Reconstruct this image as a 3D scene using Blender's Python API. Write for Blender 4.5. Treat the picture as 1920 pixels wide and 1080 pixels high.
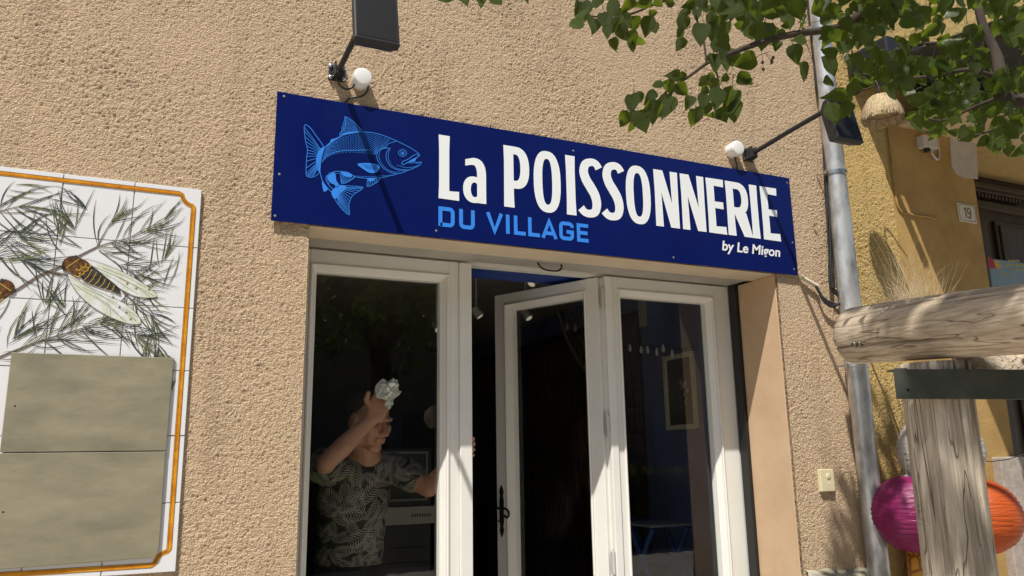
import bpy, bmesh, math, random
import numpy as np
from mathutils import Vector, Matrix, Euler, noise as mnoise
from mathutils.geometry import tessellate_polygon
from mathutils.bvhtree import BVHTree

for o in list(bpy.data.objects):
    bpy.data.objects.remove(o)
scene = bpy.context.scene
COL = scene.collection
rad = math.radians

# ------------------------------------------------------------------ camera
FPX = 1492.2                                    # focal length in pixels of the 1920 px wide photograph
RC = np.array([[0.90894829, -0.41658779, -0.01635907],      # rows: image right, image down, forward
               [0.07336214, 0.19844825, -0.9773619],
               [0.41040347, 0.88717129, 0.21094097]])
CAM = np.array([0.0, -2.7, 1.6])
cd = bpy.data.cameras.new('camera')
cam = bpy.data.objects.new('camera', cd)
COL.objects.link(cam)
m = Matrix.Identity(4)
for i in range(3):
    m[i][0] = RC[0][i]; m[i][1] = -RC[1][i]; m[i][2] = -RC[2][i]; m[i][3] = CAM[i]
cam.matrix_world = m
cd.sensor_width = 36.0
cd.lens = FPX / 1920 * 36
cd.clip_start = 0.02
cd.clip_end = 500
cd.dof.use_dof = True
cd.dof.focus_distance = 3.4
cd.dof.aperture_fstop = 16.0
scene.camera = cam

# ------------------------------------------------------------------ sky, sun, exposure
SUN = Vector((1.0, 1.0, -2.35)).normalized()    # the way the sunlight travels
world = bpy.data.worlds.new('World')
scene.world = world
world.use_nodes = True
wn = world.node_tree
sky = wn.nodes.new('ShaderNodeTexSky')
sky.sky_type = 'NISHITA'
sky.sun_disc = False
sky.sun_elevation = math.asin(-SUN.z)
sky.sun_rotation = math.atan2(-SUN.x, -SUN.y)
sky.altitude = 200
bg = wn.nodes['Background']
bg.inputs['Strength'].default_value = 0.085
wn.links.new(sky.outputs[0], bg.inputs['Color'])
sl = bpy.data.lights.new('sun', 'SUN')
sl.energy = 4.6
sl.angle = rad(0.55)
sl.color = (1.0, 0.955, 0.88)
so = bpy.data.objects.new('sun', sl)
so.rotation_euler = SUN.to_track_quat('-Z', 'Y').to_euler()
so.location = (-6, -8, 14)
COL.objects.link(so)
scene.view_settings.view_transform = 'Standard'
scene.view_settings.look = 'None'
scene.view_settings.gamma = 1
scene.view_settings.use_curve_mapping = False
scene.view_settings.exposure = 0.36

# ------------------------------------------------------------------ photo pixel -> place
def ray(x, y):
    return RC.T @ np.array([(x - 960) / FPX, (y - 540) / FPX, 1.0])
def W(x, y, Y=0.0):                              # on a plane parallel to the shop wall
    r = ray(x, y); return Vector(CAM + r * ((Y - CAM[1]) / r[1]))
def WX(x, y, X):                                 # on a plane square to the wall
    r = ray(x, y); return Vector(CAM + r * (X / r[0]))
def WZ(x, y, z):
    r = ray(x, y); return Vector(CAM + r * ((z - CAM[2]) / r[2]))
def WD(x, y, d):                                 # at a distance in front of the camera
    return Vector(CAM + ray(x, y) * d)
def proj(p):
    q = RC @ (np.array(p) - CAM)
    if q[2] < 0.05: return (-9999, -9999, q[2])
    return (960 + FPX * q[0] / q[2], 540 + FPX * q[1] / q[2], q[2])
IMR = Vector(RC[0]); IMD = Vector(RC[1]); IMF = Vector(RC[2])

# ------------------------------------------------------------------ objects
LOC = {}
def tag(o, label=None, cat=None, group=None, kind=None):
    if label: o['label'] = label
    if cat: o['category'] = cat
    if group: o['group'] = group
    if kind: o['kind'] = kind
    return o
def thing(name, label, cat, loc=(0, 0, 0), group=None):
    o = bpy.data.objects.new(name, None)
    o.empty_display_size = 0.1
    COL.objects.link(o)
    o.location = loc
    LOC[o.name] = Vector(loc)
    return tag(o, label, cat, group)
def link(name, me, mat=None, parent=None, loc=None):
    o = bpy.data.objects.new(name, me)
    COL.objects.link(o)
    if mat is not None and not me.materials: me.materials.append(mat)
    if parent is not None:
        o.parent = parent
        LOC[o.name] = LOC[parent.name]
        if loc is not None: o.location = Vector(loc) - LOC[parent.name]
    else:
        if loc is not None: o.location = loc
        LOC[o.name] = Vector(o.location)
    return o

class MB:
    def __init__(s): s.v = []; s.f = []; s.mi = []; s.cur = 0
    def face(s, *idx): s.f.append(tuple(idx)); s.mi.append(s.cur)
    def add(s, vs, fs):
        b = len(s.v); s.v += [tuple(v) for v in vs]
        for f in fs: s.f.append(tuple(b + i for i in f)); s.mi.append(s.cur)
    def box(s, x0, x1, y0, y1, z0, z1, M=None):
        vs = [Vector((x, y, z)) for x in (x0, x1) for y in (y0, y1) for z in (z0, z1)]
        if M is not None: vs = [M @ v for v in vs]
        s.add(vs, [(0, 1, 3, 2), (4, 6, 7, 5), (0, 4, 5, 1), (2, 3, 7, 6), (0, 2, 6, 4), (1, 5, 7, 3)])
        return s
    def tube(s, pts, r, n=8, caps=True):
        pts = [Vector(p) for p in pts]
        rs = r if isinstance(r, (list, tuple)) else [r] * len(pts)
        b = len(s.v); up = None
        for i, p in enumerate(pts):
            d = (pts[min(i + 1, len(pts) - 1)] - pts[max(i - 1, 0)]).normalized()
            if up is None:
                up = Vector((0, 0, 1)) if abs(d.z) < 0.9 else Vector((1, 0, 0))
            a = d.cross(up).normalized(); up = a.cross(d).normalized()
            for k in range(n):
                t = 2 * math.pi * k / n
                s.v.append(tuple(p + (a * math.cos(t) + up * math.sin(t)) * rs[i]))
        for i in range(len(pts) - 1):
            for k in range(n):
                a0 = b + i * n + k; a1 = b + i * n + (k + 1) % n
                s.face(a0, a1, a1 + n, a0 + n)
        if caps:
            s.f.append(tuple(b + k for k in reversed(range(n)))); s.mi.append(s.cur)
            e = b + (len(pts) - 1) * n
            s.f.append(tuple(e + k for k in range(n))); s.mi.append(s.cur)
        return s
    def lathe(s, prof, c, axis=(0, 0, 1), n=20):
        axis = Vector(axis).normalized(); c = Vector(c)
        u = axis.orthogonal().normalized(); w = axis.cross(u)
        b = len(s.v)
        for (r, h) in prof:
            for k in range(n):
                t = 2 * math.pi * k / n
                s.v.append(tuple(c + axis * h + (u * math.cos(t) + w * math.sin(t)) * r))
        for i in range(len(prof) - 1):
            for k in range(n):
                a0 = b + i * n + k; a1 = b + i * n + (k + 1) % n
                s.face(a0, a1, a1 + n, a0 + n)
        s.f.append(tuple(b + k for k in reversed(range(n)))); s.mi.append(s.cur)
        e = b + (len(prof) - 1) * n
        s.f.append(tuple(e + k for k in range(n))); s.mi.append(s.cur)
        return s
    def ball(s, c, r, n=10, M=None):
        c = Vector(c); r = (r, r, r) if not isinstance(r, (tuple, list)) else r
        b = len(s.v); m_ = n // 2 + 1
        for i in range(1, m_):
            ph = math.pi * i / m_
            for k in range(n):
                t = 2 * math.pi * k / n
                q = Vector((r[0] * math.sin(ph) * math.cos(t), r[1] * math.sin(ph) * math.sin(t), r[2] * math.cos(ph)))
                if M is not None: q = M @ q
                s.v.append(tuple(c + q))
        top = Vector((0, 0, r[2])); bot = Vector((0, 0, -r[2]))
        if M is not None: top = M @ top; bot = M @ bot
        s.v.append(tuple(c + top)); s.v.append(tuple(c + bot)); it = len(s.v) - 2
        for i in range(m_ - 2):
            for k in range(n):
                a0 = b + i * n + k; a1 = b + i * n + (k + 1) % n
                s.face(a0, a0 + n, a1 + n, a1)
        e = b + (m_ - 2) * n
        for k in range(n):
            s.face(it, b + k, b + (k + 1) % n); s.face(it + 1, e + (k + 1) % n, e + k)
        return s
    def poly(s, loops, f):                       # flat shape with holes; f maps 2-D to a point
        loops = [[Vector((p[0], p[1], 0)) for p in l] for l in loops]
        tris = tessellate_polygon(loops)
        flat = [p for l in loops for p in l]
        s.add([f(p.x, p.y) for p in flat], tris)
        return s
    def prism(s, loop, f0, f1):                  # outline between two maps
        n = len(loop)
        tris = tessellate_polygon([[Vector((p[0], p[1], 0)) for p in loop]])
        s.add([f0(*p) for p in loop], tris)
        s.add([f1(*p) for p in loop], [tuple(reversed(t)) for t in tris])
        b = len(s.v) - 2 * n
        for i in range(n):
            j = (i + 1) % n
            s.face(b + i, b + j, b + n + j, b + n + i)
        return s
    def build(s, name, mat, parent=None, smooth=False, bevel=0, seg=2, recalc=True, angle=None):
        off = LOC[parent.name] if parent is not None else Vector((0, 0, 0))
        me = bpy.data.meshes.new(name)
        me.from_pydata([tuple(Vector(v) - off) for v in s.v], [], s.f)
        mats = mat if isinstance(mat, (list, tuple)) else [mat]
        for q in mats: me.materials.append(q)
        if len(mats) > 1: me.polygons.foreach_set('material_index', s.mi)
        if recalc:
            bm = bmesh.new(); bm.from_mesh(me)
            bmesh.ops.recalc_face_normals(bm, faces=bm.faces)
            bm.to_mesh(me); bm.free()
        if smooth:
            me.polygons.foreach_set('use_smooth', [True] * len(me.polygons))
            if angle:
                try: me.set_sharp_from_angle(angle=rad(angle))
                except Exception: pass
        o = link(name, me, None, parent)
        if bevel:
            bv = o.modifiers.new('bevel', 'BEVEL'); bv.width = bevel; bv.segments = seg; bv.limit_method = 'ANGLE'
            bv.angle_limit = rad(40)
        return o
def solo(mb, name, mat, label, cat, group=None, **kw):
    return tag(mb.build(name, mat, None, **kw), label, cat, group)

def catmull(pts, k=6, closed=False):
    pts = [Vector((*p, 0)) if len(p) == 2 else Vector(p) for p in pts]
    n = len(pts); out = []
    rng = range(n if closed else n - 1)
    for i in rng:
        if closed: p0, p1, p2, p3 = pts[(i - 1) % n], pts[i], pts[(i + 1) % n], pts[(i + 2) % n]
        else: p0, p1, p2, p3 = pts[max(i - 1, 0)], pts[i], pts[i + 1], pts[min(i + 2, n - 1)]
        for j in range(k):
            t = j / k
            out.append(0.5 * (2 * p1 + (p2 - p0) * t + (2 * p0 - 5 * p1 + 4 * p2 - p3) * t * t + (3 * p1 - p0 - 3 * p2 + p3) * t ** 3))
    if not closed: out.append(pts[-1])
    return out
def ribbon(pts, w):                              # 2-D stroke -> outline polygon; w number or list
    pts = [Vector((p[0], p[1])) for p in pts]; n = len(pts)
    ws = w if isinstance(w, (list, tuple)) else [w] * n
    L = []; Rr = []
    for i in range(n):
        d0 = (pts[i] - pts[max(i - 1, 0)]); d1 = (pts[min(i + 1, n - 1)] - pts[i])
        if d0.length < 1e-9: d0 = d1
        if d1.length < 1e-9: d1 = d0
        d0 = d0.normalized(); d1 = d1.normalized()
        nm = Vector((-(d0.y + d1.y), d0.x + d1.x))
        if nm.length < 1e-6: nm = Vector((-d0.y, d0.x))
        nm.normalize()
        c = max(0.5, nm.dot(Vector((-d0.y, d0.x))))
        h = ws[i] / 2 / c
        L.append(pts[i] + nm * h); Rr.append(pts[i] - nm * h)
    return L, Rr
def add_ribbon(mb, pts, w, f):
    L, Rr = ribbon(pts, w); n = len(L)
    mb.add([f(p.x, p.y) for p in L] + [f(p.x, p.y) for p in Rr], [(i, i + 1, n + i + 1, n + i) for i in range(n - 1)])

# ------------------------------------------------------------------ numpy noise
def perlin(x, y, seed=0):
    rs = np.random.RandomState(seed); T = 256
    ang = rs.rand(T, T) * 2 * np.pi; gx = np.cos(ang); gy = np.sin(ang)
    xi = np.floor(x).astype(int); yi = np.floor(y).astype(int)
    fx = x - xi; fy = y - yi
    def g(ix, iy, dx, dy):
        a = ix % T; b = iy % T; return gx[a, b] * dx + gy[a, b] * dy
    u = fx * fx * fx * (fx * (fx * 6 - 15) + 10); v = fy * fy * fy * (fy * (fy * 6 - 15) + 10)
    n00 = g(xi, yi, fx, fy); n10 = g(xi + 1, yi, fx - 1, fy)
    n01 = g(xi, yi + 1, fx, fy - 1); n11 = g(xi + 1, yi + 1, fx - 1, fy - 1)
    return (n00 * (1 - u) + n10 * u) * (1 - v) + (n01 * (1 - u) + n11 * u) * v

# ------------------------------------------------------------------ materials
MATS = {}
def srgb(r, g, b):
    f = lambda c: (c / 255 / 12.92) if c / 255 <= 0.04045 else ((c / 255 + 0.055) / 1.055) ** 2.4
    return (f(r), f(g), f(b))
def mat(name, col, rough=0.6, var=0.0, vscale=8.0, col2=None, bump=0.0, bscale=60.0, metal=0.0, spec=0.5, detail=4.0,
        stretch=None, fac=(0.35, 0.65), coat=0.0, emit=None, estr=0.0):
    if name in MATS: return MATS[name]
    M = bpy.data.materials.new(name); M.use_nodes = True
    nt = M.node_tree; N = nt.nodes; L = nt.links
    p = N['Principled BSDF']
    p.inputs['Base Color'].default_value = (*col, 1)
    p.inputs['Roughness'].default_value = rough
    p.inputs['Metallic'].default_value = metal
    p.inputs['Specular IOR Level'].default_value = spec
    if coat: p.inputs['Coat Weight'].default_value = coat; p.inputs['Coat Roughness'].default_value = 0.05
    if emit: p.inputs['Emission Color'].default_value = (*emit, 1); p.inputs['Emission Strength'].default_value = estr
    tc = N.new('ShaderNodeTexCoord'); vec = tc.outputs['Object']
    if stretch:
        mp = N.new('ShaderNodeMapping'); mp.inputs['Scale'].default_value = stretch
        L.new(vec, mp.inputs['Vector']); vec = mp.outputs['Vector']
    if var or col2:
        nz = N.new('ShaderNodeTexNoise'); nz.inputs['Scale'].default_value = vscale; nz.inputs['Detail'].default_value = detail
        nz.inputs['Roughness'].default_value = 0.6
        L.new(vec, nz.inputs['Vector'])
        mr = N.new('ShaderNodeMapRange'); mr.inputs['From Min'].default_value = fac[0]; mr.inputs['From Max'].default_value = fac[1]
        L.new(nz.outputs['Fac'], mr.inputs['Value'])
        mx = N.new('ShaderNodeMix'); mx.data_type = 'RGBA'
        c2 = col2 if col2 else tuple(c * (1 - var) for c in col)
        mx.inputs['A'].default_value = (*col, 1); mx.inputs['B'].default_value = (*c2, 1)
        L.new(mr.outputs['Result'], mx.inputs['Factor']); L.new(mx.outputs['Result'], p.inputs['Base Color'])
    if bump:
        nb = N.new('ShaderNodeTexNoise'); nb.inputs['Scale'].default_value = bscale; nb.inputs['Detail'].default_value = 5
        L.new(vec, nb.inputs['Vector'])
        b = N.new('ShaderNodeBump'); b.inputs['Strength'].default_value = 1.0; b.inputs['Distance'].default_value = bump
        L.new(nb.outputs['Fac'], b.inputs['Height']); L.new(b.outputs['Normal'], p.inputs['Normal'])
    MATS[name] = M
    return M

def stucco_mat(name, c1, c2, c3):
    M = bpy.data.materials.new(name); M.use_nodes = True
    nt = M.node_tree; N = nt.nodes; L = nt.links; p = N['Principled BSDF']
    p.inputs['Roughness'].default_value = 0.95; p.inputs['Specular IOR Level'].default_value = 0.15
    tc = N.new('ShaderNodeTexCoord')
    def nz(sc, det, st=None):
        n = N.new('ShaderNodeTexNoise'); n.inputs['Scale'].default_value = sc; n.inputs['Detail'].default_value = det
        if st:
            mp = N.new('ShaderNodeMapping'); mp.inputs['Scale'].default_value = st
            L.new(tc.outputs['Object'], mp.inputs['Vector']); L.new(mp.outputs['Vector'], n.inputs['Vector'])
        else: L.new(tc.outputs['Object'], n.inputs['Vector'])
        return n.outputs['Fac']
    def rng(v, a, b, lo=0, hi=1):
        r = N.new('ShaderNodeMapRange'); r.inputs['From Min'].default_value = a; r.inputs['From Max'].default_value = b
        r.inputs['To Min'].default_value = lo; r.inputs['To Max'].default_value = hi
        L.new(v, r.inputs['Value']); return r.outputs['Result']
    def mix(a, b, fct):
        x = N.new('ShaderNodeMix'); x.data_type = 'RGBA'
        for q, k in ((a, 'A'), (b, 'B')):
            if isinstance(q, tuple): x.inputs[k].default_value = (*q, 1)
            else: L.new(q, x.inputs[k])
        L.new(fct, x.inputs['Factor']); return x.outputs['Result']
    a = mix(c1, c2, rng(nz(190, 4), 0.42, 0.66))
    b = mix(a, c3, rng(nz(2.2, 6), 0.48, 0.75, 0, 0.55))
    st = mix(b, tuple(c * 0.62 for c in c2), rng(nz(3.0, 6, (2.2, 1, 0.35)), 0.56, 0.76, 0, 0.45))
    L.new(st, p.inputs['Base Color'])
    bp = N.new('ShaderNodeBump'); bp.inputs['Distance'].default_value = 0.0115; bp.inputs['Strength'].default_value = 1.0
    L.new(nz(185, 3), bp.inputs['Height']); L.new(bp.outputs['Normal'], p.inputs['Normal'])
    return M

def glass_mat(name, tint=(0.86, 0.89, 0.87), base=0.072):
    M = bpy.data.materials.new(name); M.use_nodes = True
    nt = M.node_tree; N = nt.nodes; L = nt.links
    N.remove(N['Principled BSDF']); out = N['Material Output']
    t = N.new('ShaderNodeBsdfTransparent'); t.inputs['Color'].default_value = (*tint, 1)
    g = N.new('ShaderNodeBsdfGlossy'); g.inputs['Roughness'].default_value = 0.0
    lw = N.new('ShaderNodeLayerWeight'); lw.inputs['Blend'].default_value = 0.5
    pw = N.new('ShaderNodeMath'); pw.operation = 'POWER'; pw.inputs[1].default_value = 5
    L.new(lw.outputs['Facing'], pw.inputs[0])
    ma = N.new('ShaderNodeMath'); ma.operation = 'MULTIPLY_ADD'; ma.inputs[1].default_value = 0.9; ma.inputs[2].default_value = base
    L.new(pw.outputs[0], ma.inputs[0])
    # faint wiping smears in the gloss
    tc = N.new('ShaderNodeTexCoord'); nz = N.new('ShaderNodeTexNoise'); nz.inputs['Scale'].default_value = 6; nz.inputs['Detail'].default_value = 6
    L.new(tc.outputs['Object'], nz.inputs['Vector'])
    ms = N.new('ShaderNodeMapRange'); ms.inputs['From Min'].default_value = 0.55; ms.inputs['From Max'].default_value = 0.8
    ms.inputs['To Max'].default_value = 0.05
    L.new(nz.outputs['Fac'], ms.inputs['Value']); L.new(ms.outputs['Result'], g.inputs['Roughness'])
    x = N.new('ShaderNodeMixShader')
    L.new(ma.outputs[0], x.inputs['Fac']); L.new(t.outputs[0], x.inputs[1]); L.new(g.outputs[0], x.inputs[2])
    L.new(x.outputs[0], out.inputs['Surface'])
    return M

def leaf_mat(name, c1, c2, trans):
    M = bpy.data.materials.new(name); M.use_nodes = True
    nt = M.node_tree; N = nt.nodes; L = nt.links; p = N['Principled BSDF']; out = N['Material Output']
    oi = N.new('ShaderNodeObjectInfo'); tc = N.new('ShaderNodeTexCoord')
    nz = N.new('ShaderNodeTexNoise'); nz.inputs['Scale'].default_value = 9
    L.new(tc.outputs['Object'], nz.inputs['Vector'])
    ad = N.new('ShaderNodeMath'); ad.operation = 'ADD'
    L.new(oi.outputs['Random'], ad.inputs[0]); L.new(nz.outputs['Fac'], ad.inputs[1])
    mr = N.new('ShaderNodeMapRange'); mr.inputs['From Min'].default_value = 0.4; mr.inputs['From Max'].default_value = 1.6
    L.new(ad.outputs[0], mr.inputs['Value'])
    mx = N.new('ShaderNodeMix'); mx.data_type = 'RGBA'
    mx.inputs['A'].default_value = (*c1, 1); mx.inputs['B'].default_value = (*c2, 1)
    L.new(mr.outputs['Result'], mx.inputs['Factor'])
    L.new(mx.outputs['Result'], p.inputs['Base Color'])
    p.inputs['Roughness'].default_value = 0.42; p.inputs['Specular IOR Level'].default_value = 0.28
    bp = N.new('ShaderNodeBump'); bp.inputs['Distance'].default_value = 0.0015
    wv = N.new('ShaderNodeTexNoise'); wv.inputs['Scale'].default_value = 120
    L.new(tc.outputs['Object'], wv.inputs['Vector']); L.new(wv.outputs['Fac'], bp.inputs['Height']); L.new(bp.outputs['Normal'], p.inputs['Normal'])
    tr = N.new('ShaderNodeBsdfTranslucent'); tr.inputs['Color'].default_value = (*trans, 1)
    x = N.new('ShaderNodeMixShader'); x.inputs['Fac'].default_value = 0.36
    L.new(p.outputs[0], x.inputs[1]); L.new(tr.outputs[0], x.inputs[2]); L.new(x.outputs[0], out.inputs['Surface'])
    return M

def wood_mat(name, c1, c2, axis_stretch, knots=()):
    """grey weathered softwood: long grain, dark checks, optional knots given as points in object space"""
    M = bpy.data.materials.new(name); M.use_nodes = True
    nt = M.node_tree; N = nt.nodes; L = nt.links; p = N['Principled BSDF']
    p.inputs['Roughness'].default_value = 0.85; p.inputs['Specular IOR Level'].default_value = 0.2
    tc = N.new('ShaderNodeTexCoord'); src = tc.outputs['Object']
    def math_(op, a, b=None, clamp=False):
        n = N.new('ShaderNodeMath'); n.operation = op; n.use_clamp = clamp
        for k, q in enumerate((a, b)):
            if q is None: continue
            if isinstance(q, (int, float)): n.inputs[k].default_value = q
            else: L.new(q, n.inputs[k])
        return n.outputs[0]
    kd = None
    for kp in knots:
        vm = N.new('ShaderNodeVectorMath'); vm.operation = 'DISTANCE'; vm.inputs[1].default_value = kp
        mk = N.new('ShaderNodeMapping'); sq = [1 / max(q, .45) ** .0 for q in axis_stretch]; mk.inputs['Scale'].default_value = (1, 1, 1)
        L.new(src, mk.inputs['Vector']); L.new(mk.outputs['Vector'], vm.inputs[0])
        kd = vm.outputs['Value'] if kd is None else math_('MINIMUM', kd, vm.outputs['Value'])
    mp = N.new('ShaderNodeMapping'); mp.inputs['Scale'].default_value = axis_stretch
    L.new(src, mp.inputs['Vector']); vec = mp.outputs['Vector']
    def nz(sc, det, dist=0.0, rough=.55):
        n = N.new('ShaderNodeTexNoise'); n.inputs['Scale'].default_value = sc; n.inputs['Detail'].default_value = det; n.inputs['Distortion'].default_value = dist
        n.inputs['Roughness'].default_value = rough
        L.new(vec, n.inputs['Vector']); return n.outputs['Fac']
    broad, fine, chk = nz(20, 6, .8, .65), nz(150, 4, .3), nz(24, 2, .4)
    if kd is not None:                           # grain bends into rings round the knots
        near = math_('SUBTRACT', 1.0, math_('DIVIDE', kd, 0.045), True)
        ring = math_('MULTIPLY', math_('SINE', math_('MULTIPLY', kd, 900)), .35)
        broad = math_('ADD', broad, math_('MULTIPLY', near, math_('SUBTRACT', math_('MULTIPLY', ring, .6), .16)))
    cr = N.new('ShaderNodeValToRGB'); e = cr.color_ramp.elements
    e[0].position = 0.30; e[0].color = (*[c * 0.7 for c in c2], 1); e[1].position = 0.66; e[1].color = (*c1, 1)
    k = e.new(0.44); k.color = (*c2, 1)
    L.new(broad, cr.inputs['Fac'])
    fr = N.new('ShaderNodeValToRGB'); fr.color_ramp.elements[0].position = 0.36; fr.color_ramp.elements[1].position = 0.60; fr.color_ramp.elements[0].color = (0.42, 0.39, 0.36, 1)
    L.new(fine, fr.inputs['Fac'])
    mx = N.new('ShaderNodeMix'); mx.data_type = 'RGBA'; mx.blend_type = 'MULTIPLY'; mx.inputs['Factor'].default_value = 0.55
    L.new(cr.outputs['Color'], mx.inputs['A']); L.new(fr.outputs['Color'], mx.inputs['B'])
    line = math_('SUBTRACT', 1.0, math_('DIVIDE', math_('ABSOLUTE', math_('SUBTRACT', chk, .5)), .0075), True)
    m2 = N.new('ShaderNodeMix'); m2.data_type = 'RGBA'; L.new(math_('MULTIPLY', line, .38), m2.inputs['Factor'])
    L.new(mx.outputs['Result'], m2.inputs['A']); m2.inputs['B'].default_value = (*[c * .12 for c in c2], 1)
    L.new(m2.outputs['Result'], p.inputs['Base Color'])
    h = math_('SUBTRACT', math_('ADD', math_('MULTIPLY', fine, .5), math_('MULTIPLY', broad, .8)), math_('MULTIPLY', line, .9))
    b = N.new('ShaderNodeBump'); b.inputs['Distance'].default_value = 0.006; b.inputs['Strength'].default_value = 1.0
    L.new(h, b.inputs['Height']); L.new(b.outputs['Normal'], p.inputs['Normal'])
    return M

M_STUCCO = stucco_mat('beige rough render', (0.645, 0.480, 0.318), (0.48, 0.345, 0.218), (0.56, 0.44, 0.285))
M_OCHRE = stucco_mat('ochre rough render', (0.64, 0.46, 0.19), (0.52, 0.36, 0.14), (0.58, 0.44, 0.22))
M_PLAST = mat('smooth peach plaster', (0.60, 0.43, 0.27), 0.9, col2=(0.54, 0.37, 0.23), vscale=7, bump=0.0012, bscale=260, spec=0.15)
M_OCHSM = mat('smooth ochre plaster', (0.45, 0.295, 0.115), 0.9, col2=(0.35, 0.22, 0.08), vscale=5, bump=0.002, bscale=90, spec=0.15)
M_CREAM = mat('cream soffit paint', (0.66, 0.56, 0.41), 0.8, col2=(0.58, 0.49, 0.36), vscale=4, bump=0.0006, bscale=80)
M_FRAME = mat('white joinery paint', (0.78, 0.77, 0.72), 0.38, col2=(0.73, 0.72, 0.67), vscale=3, bump=0.0003, bscale=40)
M_SHUT = mat('grey shutter slat', (0.42, 0.40, 0.36), 0.5, var=0.15)
M_BLACK = mat('black rail', (0.012, 0.012, 0.012), 0.5)
M_GLASS = glass_mat('window glass')
M_STEEL = mat('bright steel', (0.62, 0.62, 0.6), 0.25, metal=1.0)
M_GALV = mat('galvanised zinc', (0.60, 0.60, 0.59), 0.36, col2=(0.27, 0.27, 0.265), vscale=11, metal=0.6, stretch=(1, 1, 0.45), bump=0.002, bscale=30, fac=(0.42, 0.66))
M_LAMP = mat('anthracite lamp housing', (0.026, 0.027, 0.028), 0.5, spec=0.3, bump=0.0003, bscale=300)
M_LGLASS = mat('dark lamp glass', (0.014, 0.014, 0.015), 0.5, spec=0.2)
M_WPLAST = mat('white plastic', (0.80, 0.80, 0.77), 0.45, var=0.08)
M_CABLE = mat('black cable', (0.016, 0.016, 0.017), 0.5)
M_CREAMPL = mat('cream plastic', (0.66, 0.60, 0.38), 0.4, var=0.06)
M_NAVY = mat('navy sign face', (0.0040, 0.0105, 0.100), 0.14, var=0.12, vscale=3, bump=0.0005, bscale=4, spec=0.2)
M_SWHITE = mat('white vinyl', (0.80, 0.82, 0.82), 0.4)
M_SBLUE = mat('sky blue vinyl', (0.035, 0.235, 0.80), 0.4)
M_SEDGE = mat('sign edge', (0.02, 0.03, 0.2), 0.4)
# ================================================================== the setting
mb = MB(); mb.add([(-40, -40, 0), (40, -40, 0), (40, 40, 0), (-40, 40, 0)], [(0, 1, 2, 3)])
tag(mb.build('pavement', mat('pale paving', (0.50, 0.45, 0.38), 0.9, var=0.2, vscale=1.5, bump=0.004, bscale=30)), kind='structure')

XL, XR, ZS = 0.477, 2.572, 2.406                # the shopfront opening
YF = 0.31                                       # face of the joinery
shop = thing('shop_building', 'beige rough-rendered shop building with white glazed doors under the blue sign', 'building', (1.5, 0, 0))

def stucco_patch(xsegs, zsegs, res, amp, seed, hole=None):
    """rough render as a fine relief; hole = (x0, x1, z1): the shopfront opening from the bottom up"""
    def axis(segs):
        out = [np.array([segs[0]])]
        for a, b in zip(segs[:-1], segs[1:]): out.append(np.linspace(a, b, max(2, int(round((b - a) / res))) + 1)[1:])
        return np.concatenate(out)
    xs, zs = axis(xsegs), axis(zsegs)
    X, Z = np.meshgrid(xs, zs, indexing='ij')
    wx = X + 0.004 * perlin(X / 0.05, Z / 0.05, seed + 9); wz = Z + 0.004 * perlin(X / 0.05 + 31, Z / 0.05, seed + 8)
    n1 = np.abs(perlin(wx / 0.0098, wz / 0.0092, seed)); n2 = perlin(wx / 0.028, wz / 0.025, seed + 1)
    n3 = perlin(wx / 0.0085, wz / 0.0078, seed + 2); n4 = perlin(X / 0.25, Z / 0.25, seed + 3)
    n5 = np.maximum(0, perlin(wx / 0.019 + 7, wz / 0.012, seed + 4) - 0.25)
    n6 = 0.65 + 0.7 * np.clip(perlin(X / 0.4 + 3, Z / 0.4, seed + 5) + .5, 0, 1)
    H = amp * (0.35 + n6 * (1.0 * n1 + 0.26 * n2 + 0.55 * n3) + 0.5 * n4 - 1.3 * n5)
    Y = -0.002 - np.clip(H, -0.0015, 0.02)
    V = np.stack([X, Y, Z], -1).reshape(-1, 3)
    a, b = X.shape
    idx = np.arange(a * b).reshape(a, b)
    F = np.stack([idx[:-1, :-1], idx[1:, :-1], idx[1:, 1:], idx[:-1, 1:]], -1)
    if hole:
        cx, cz = (X[:-1, :-1] + X[1:, 1:]) / 2, (Z[:-1, :-1] + Z[1:, 1:]) / 2
        F = F[~((cx > hole[0]) & (cx < hole[1]) & (cz < hole[2]))]
        iz = int(np.argmin(abs(zs - hole[2]))); i0 = int(np.argmin(abs(xs - hole[0]))); i1 = int(np.argmin(abs(xs - hole[1])))
        loop = [idx[i0, k] for k in range(iz + 1)] + [idx[k, iz] for k in range(i0 + 1, i1 + 1)] + [idx[i1, k] for k in range(iz - 1, -1, -1)]
        back = V[loop].copy(); back[:, 1] = 0.03
        n = len(V); V = np.concatenate([V, back])
        lp = np.array(loop); q = np.arange(len(lp) - 1)
        F = np.concatenate([F.reshape(-1, 4), np.stack([lp[q], lp[q + 1], n + q + 1, n + q], -1)])
    return V, F.reshape(-1, 4)
def stucco_obj(name, patches, material, parent):
    Vs = []; Fs = []; n = 0
    for V, F in patches:
        Vs.append(V); Fs.append(F + n); n += len(V)
    V = np.concatenate(Vs) - np.array(LOC[parent.name]); F = np.concatenate(Fs)
    me = bpy.data.meshes.new(name)
    me.vertices.add(len(V)); me.vertices.foreach_set('co', V.astype(np.float32).ravel())
    me.loops.add(F.size); me.loops.foreach_set('vertex_index', F.astype(np.int32).ravel())
    me.polygons.add(len(F)); me.polygons.foreach_set('loop_start', np.arange(0, F.size, 4, dtype=np.int32))
    me.update(calc_edges=True)
    me.polygons.foreach_set('use_smooth', np.ones(len(F), dtype=bool))
    me.materials.append(material)
    return link(name, me, None, parent)
RES, AMP = 0.0038, 0.0054
stucco_obj('wall', [stucco_patch([-0.85, XL, XR, 3.02], [1.0, ZS, 4.15], RES, AMP, 5, (XL, XR, ZS))], M_STUCCO, shop)
mb = MB()                                       # body of the wall behind the render, and its plain outer reaches
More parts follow.
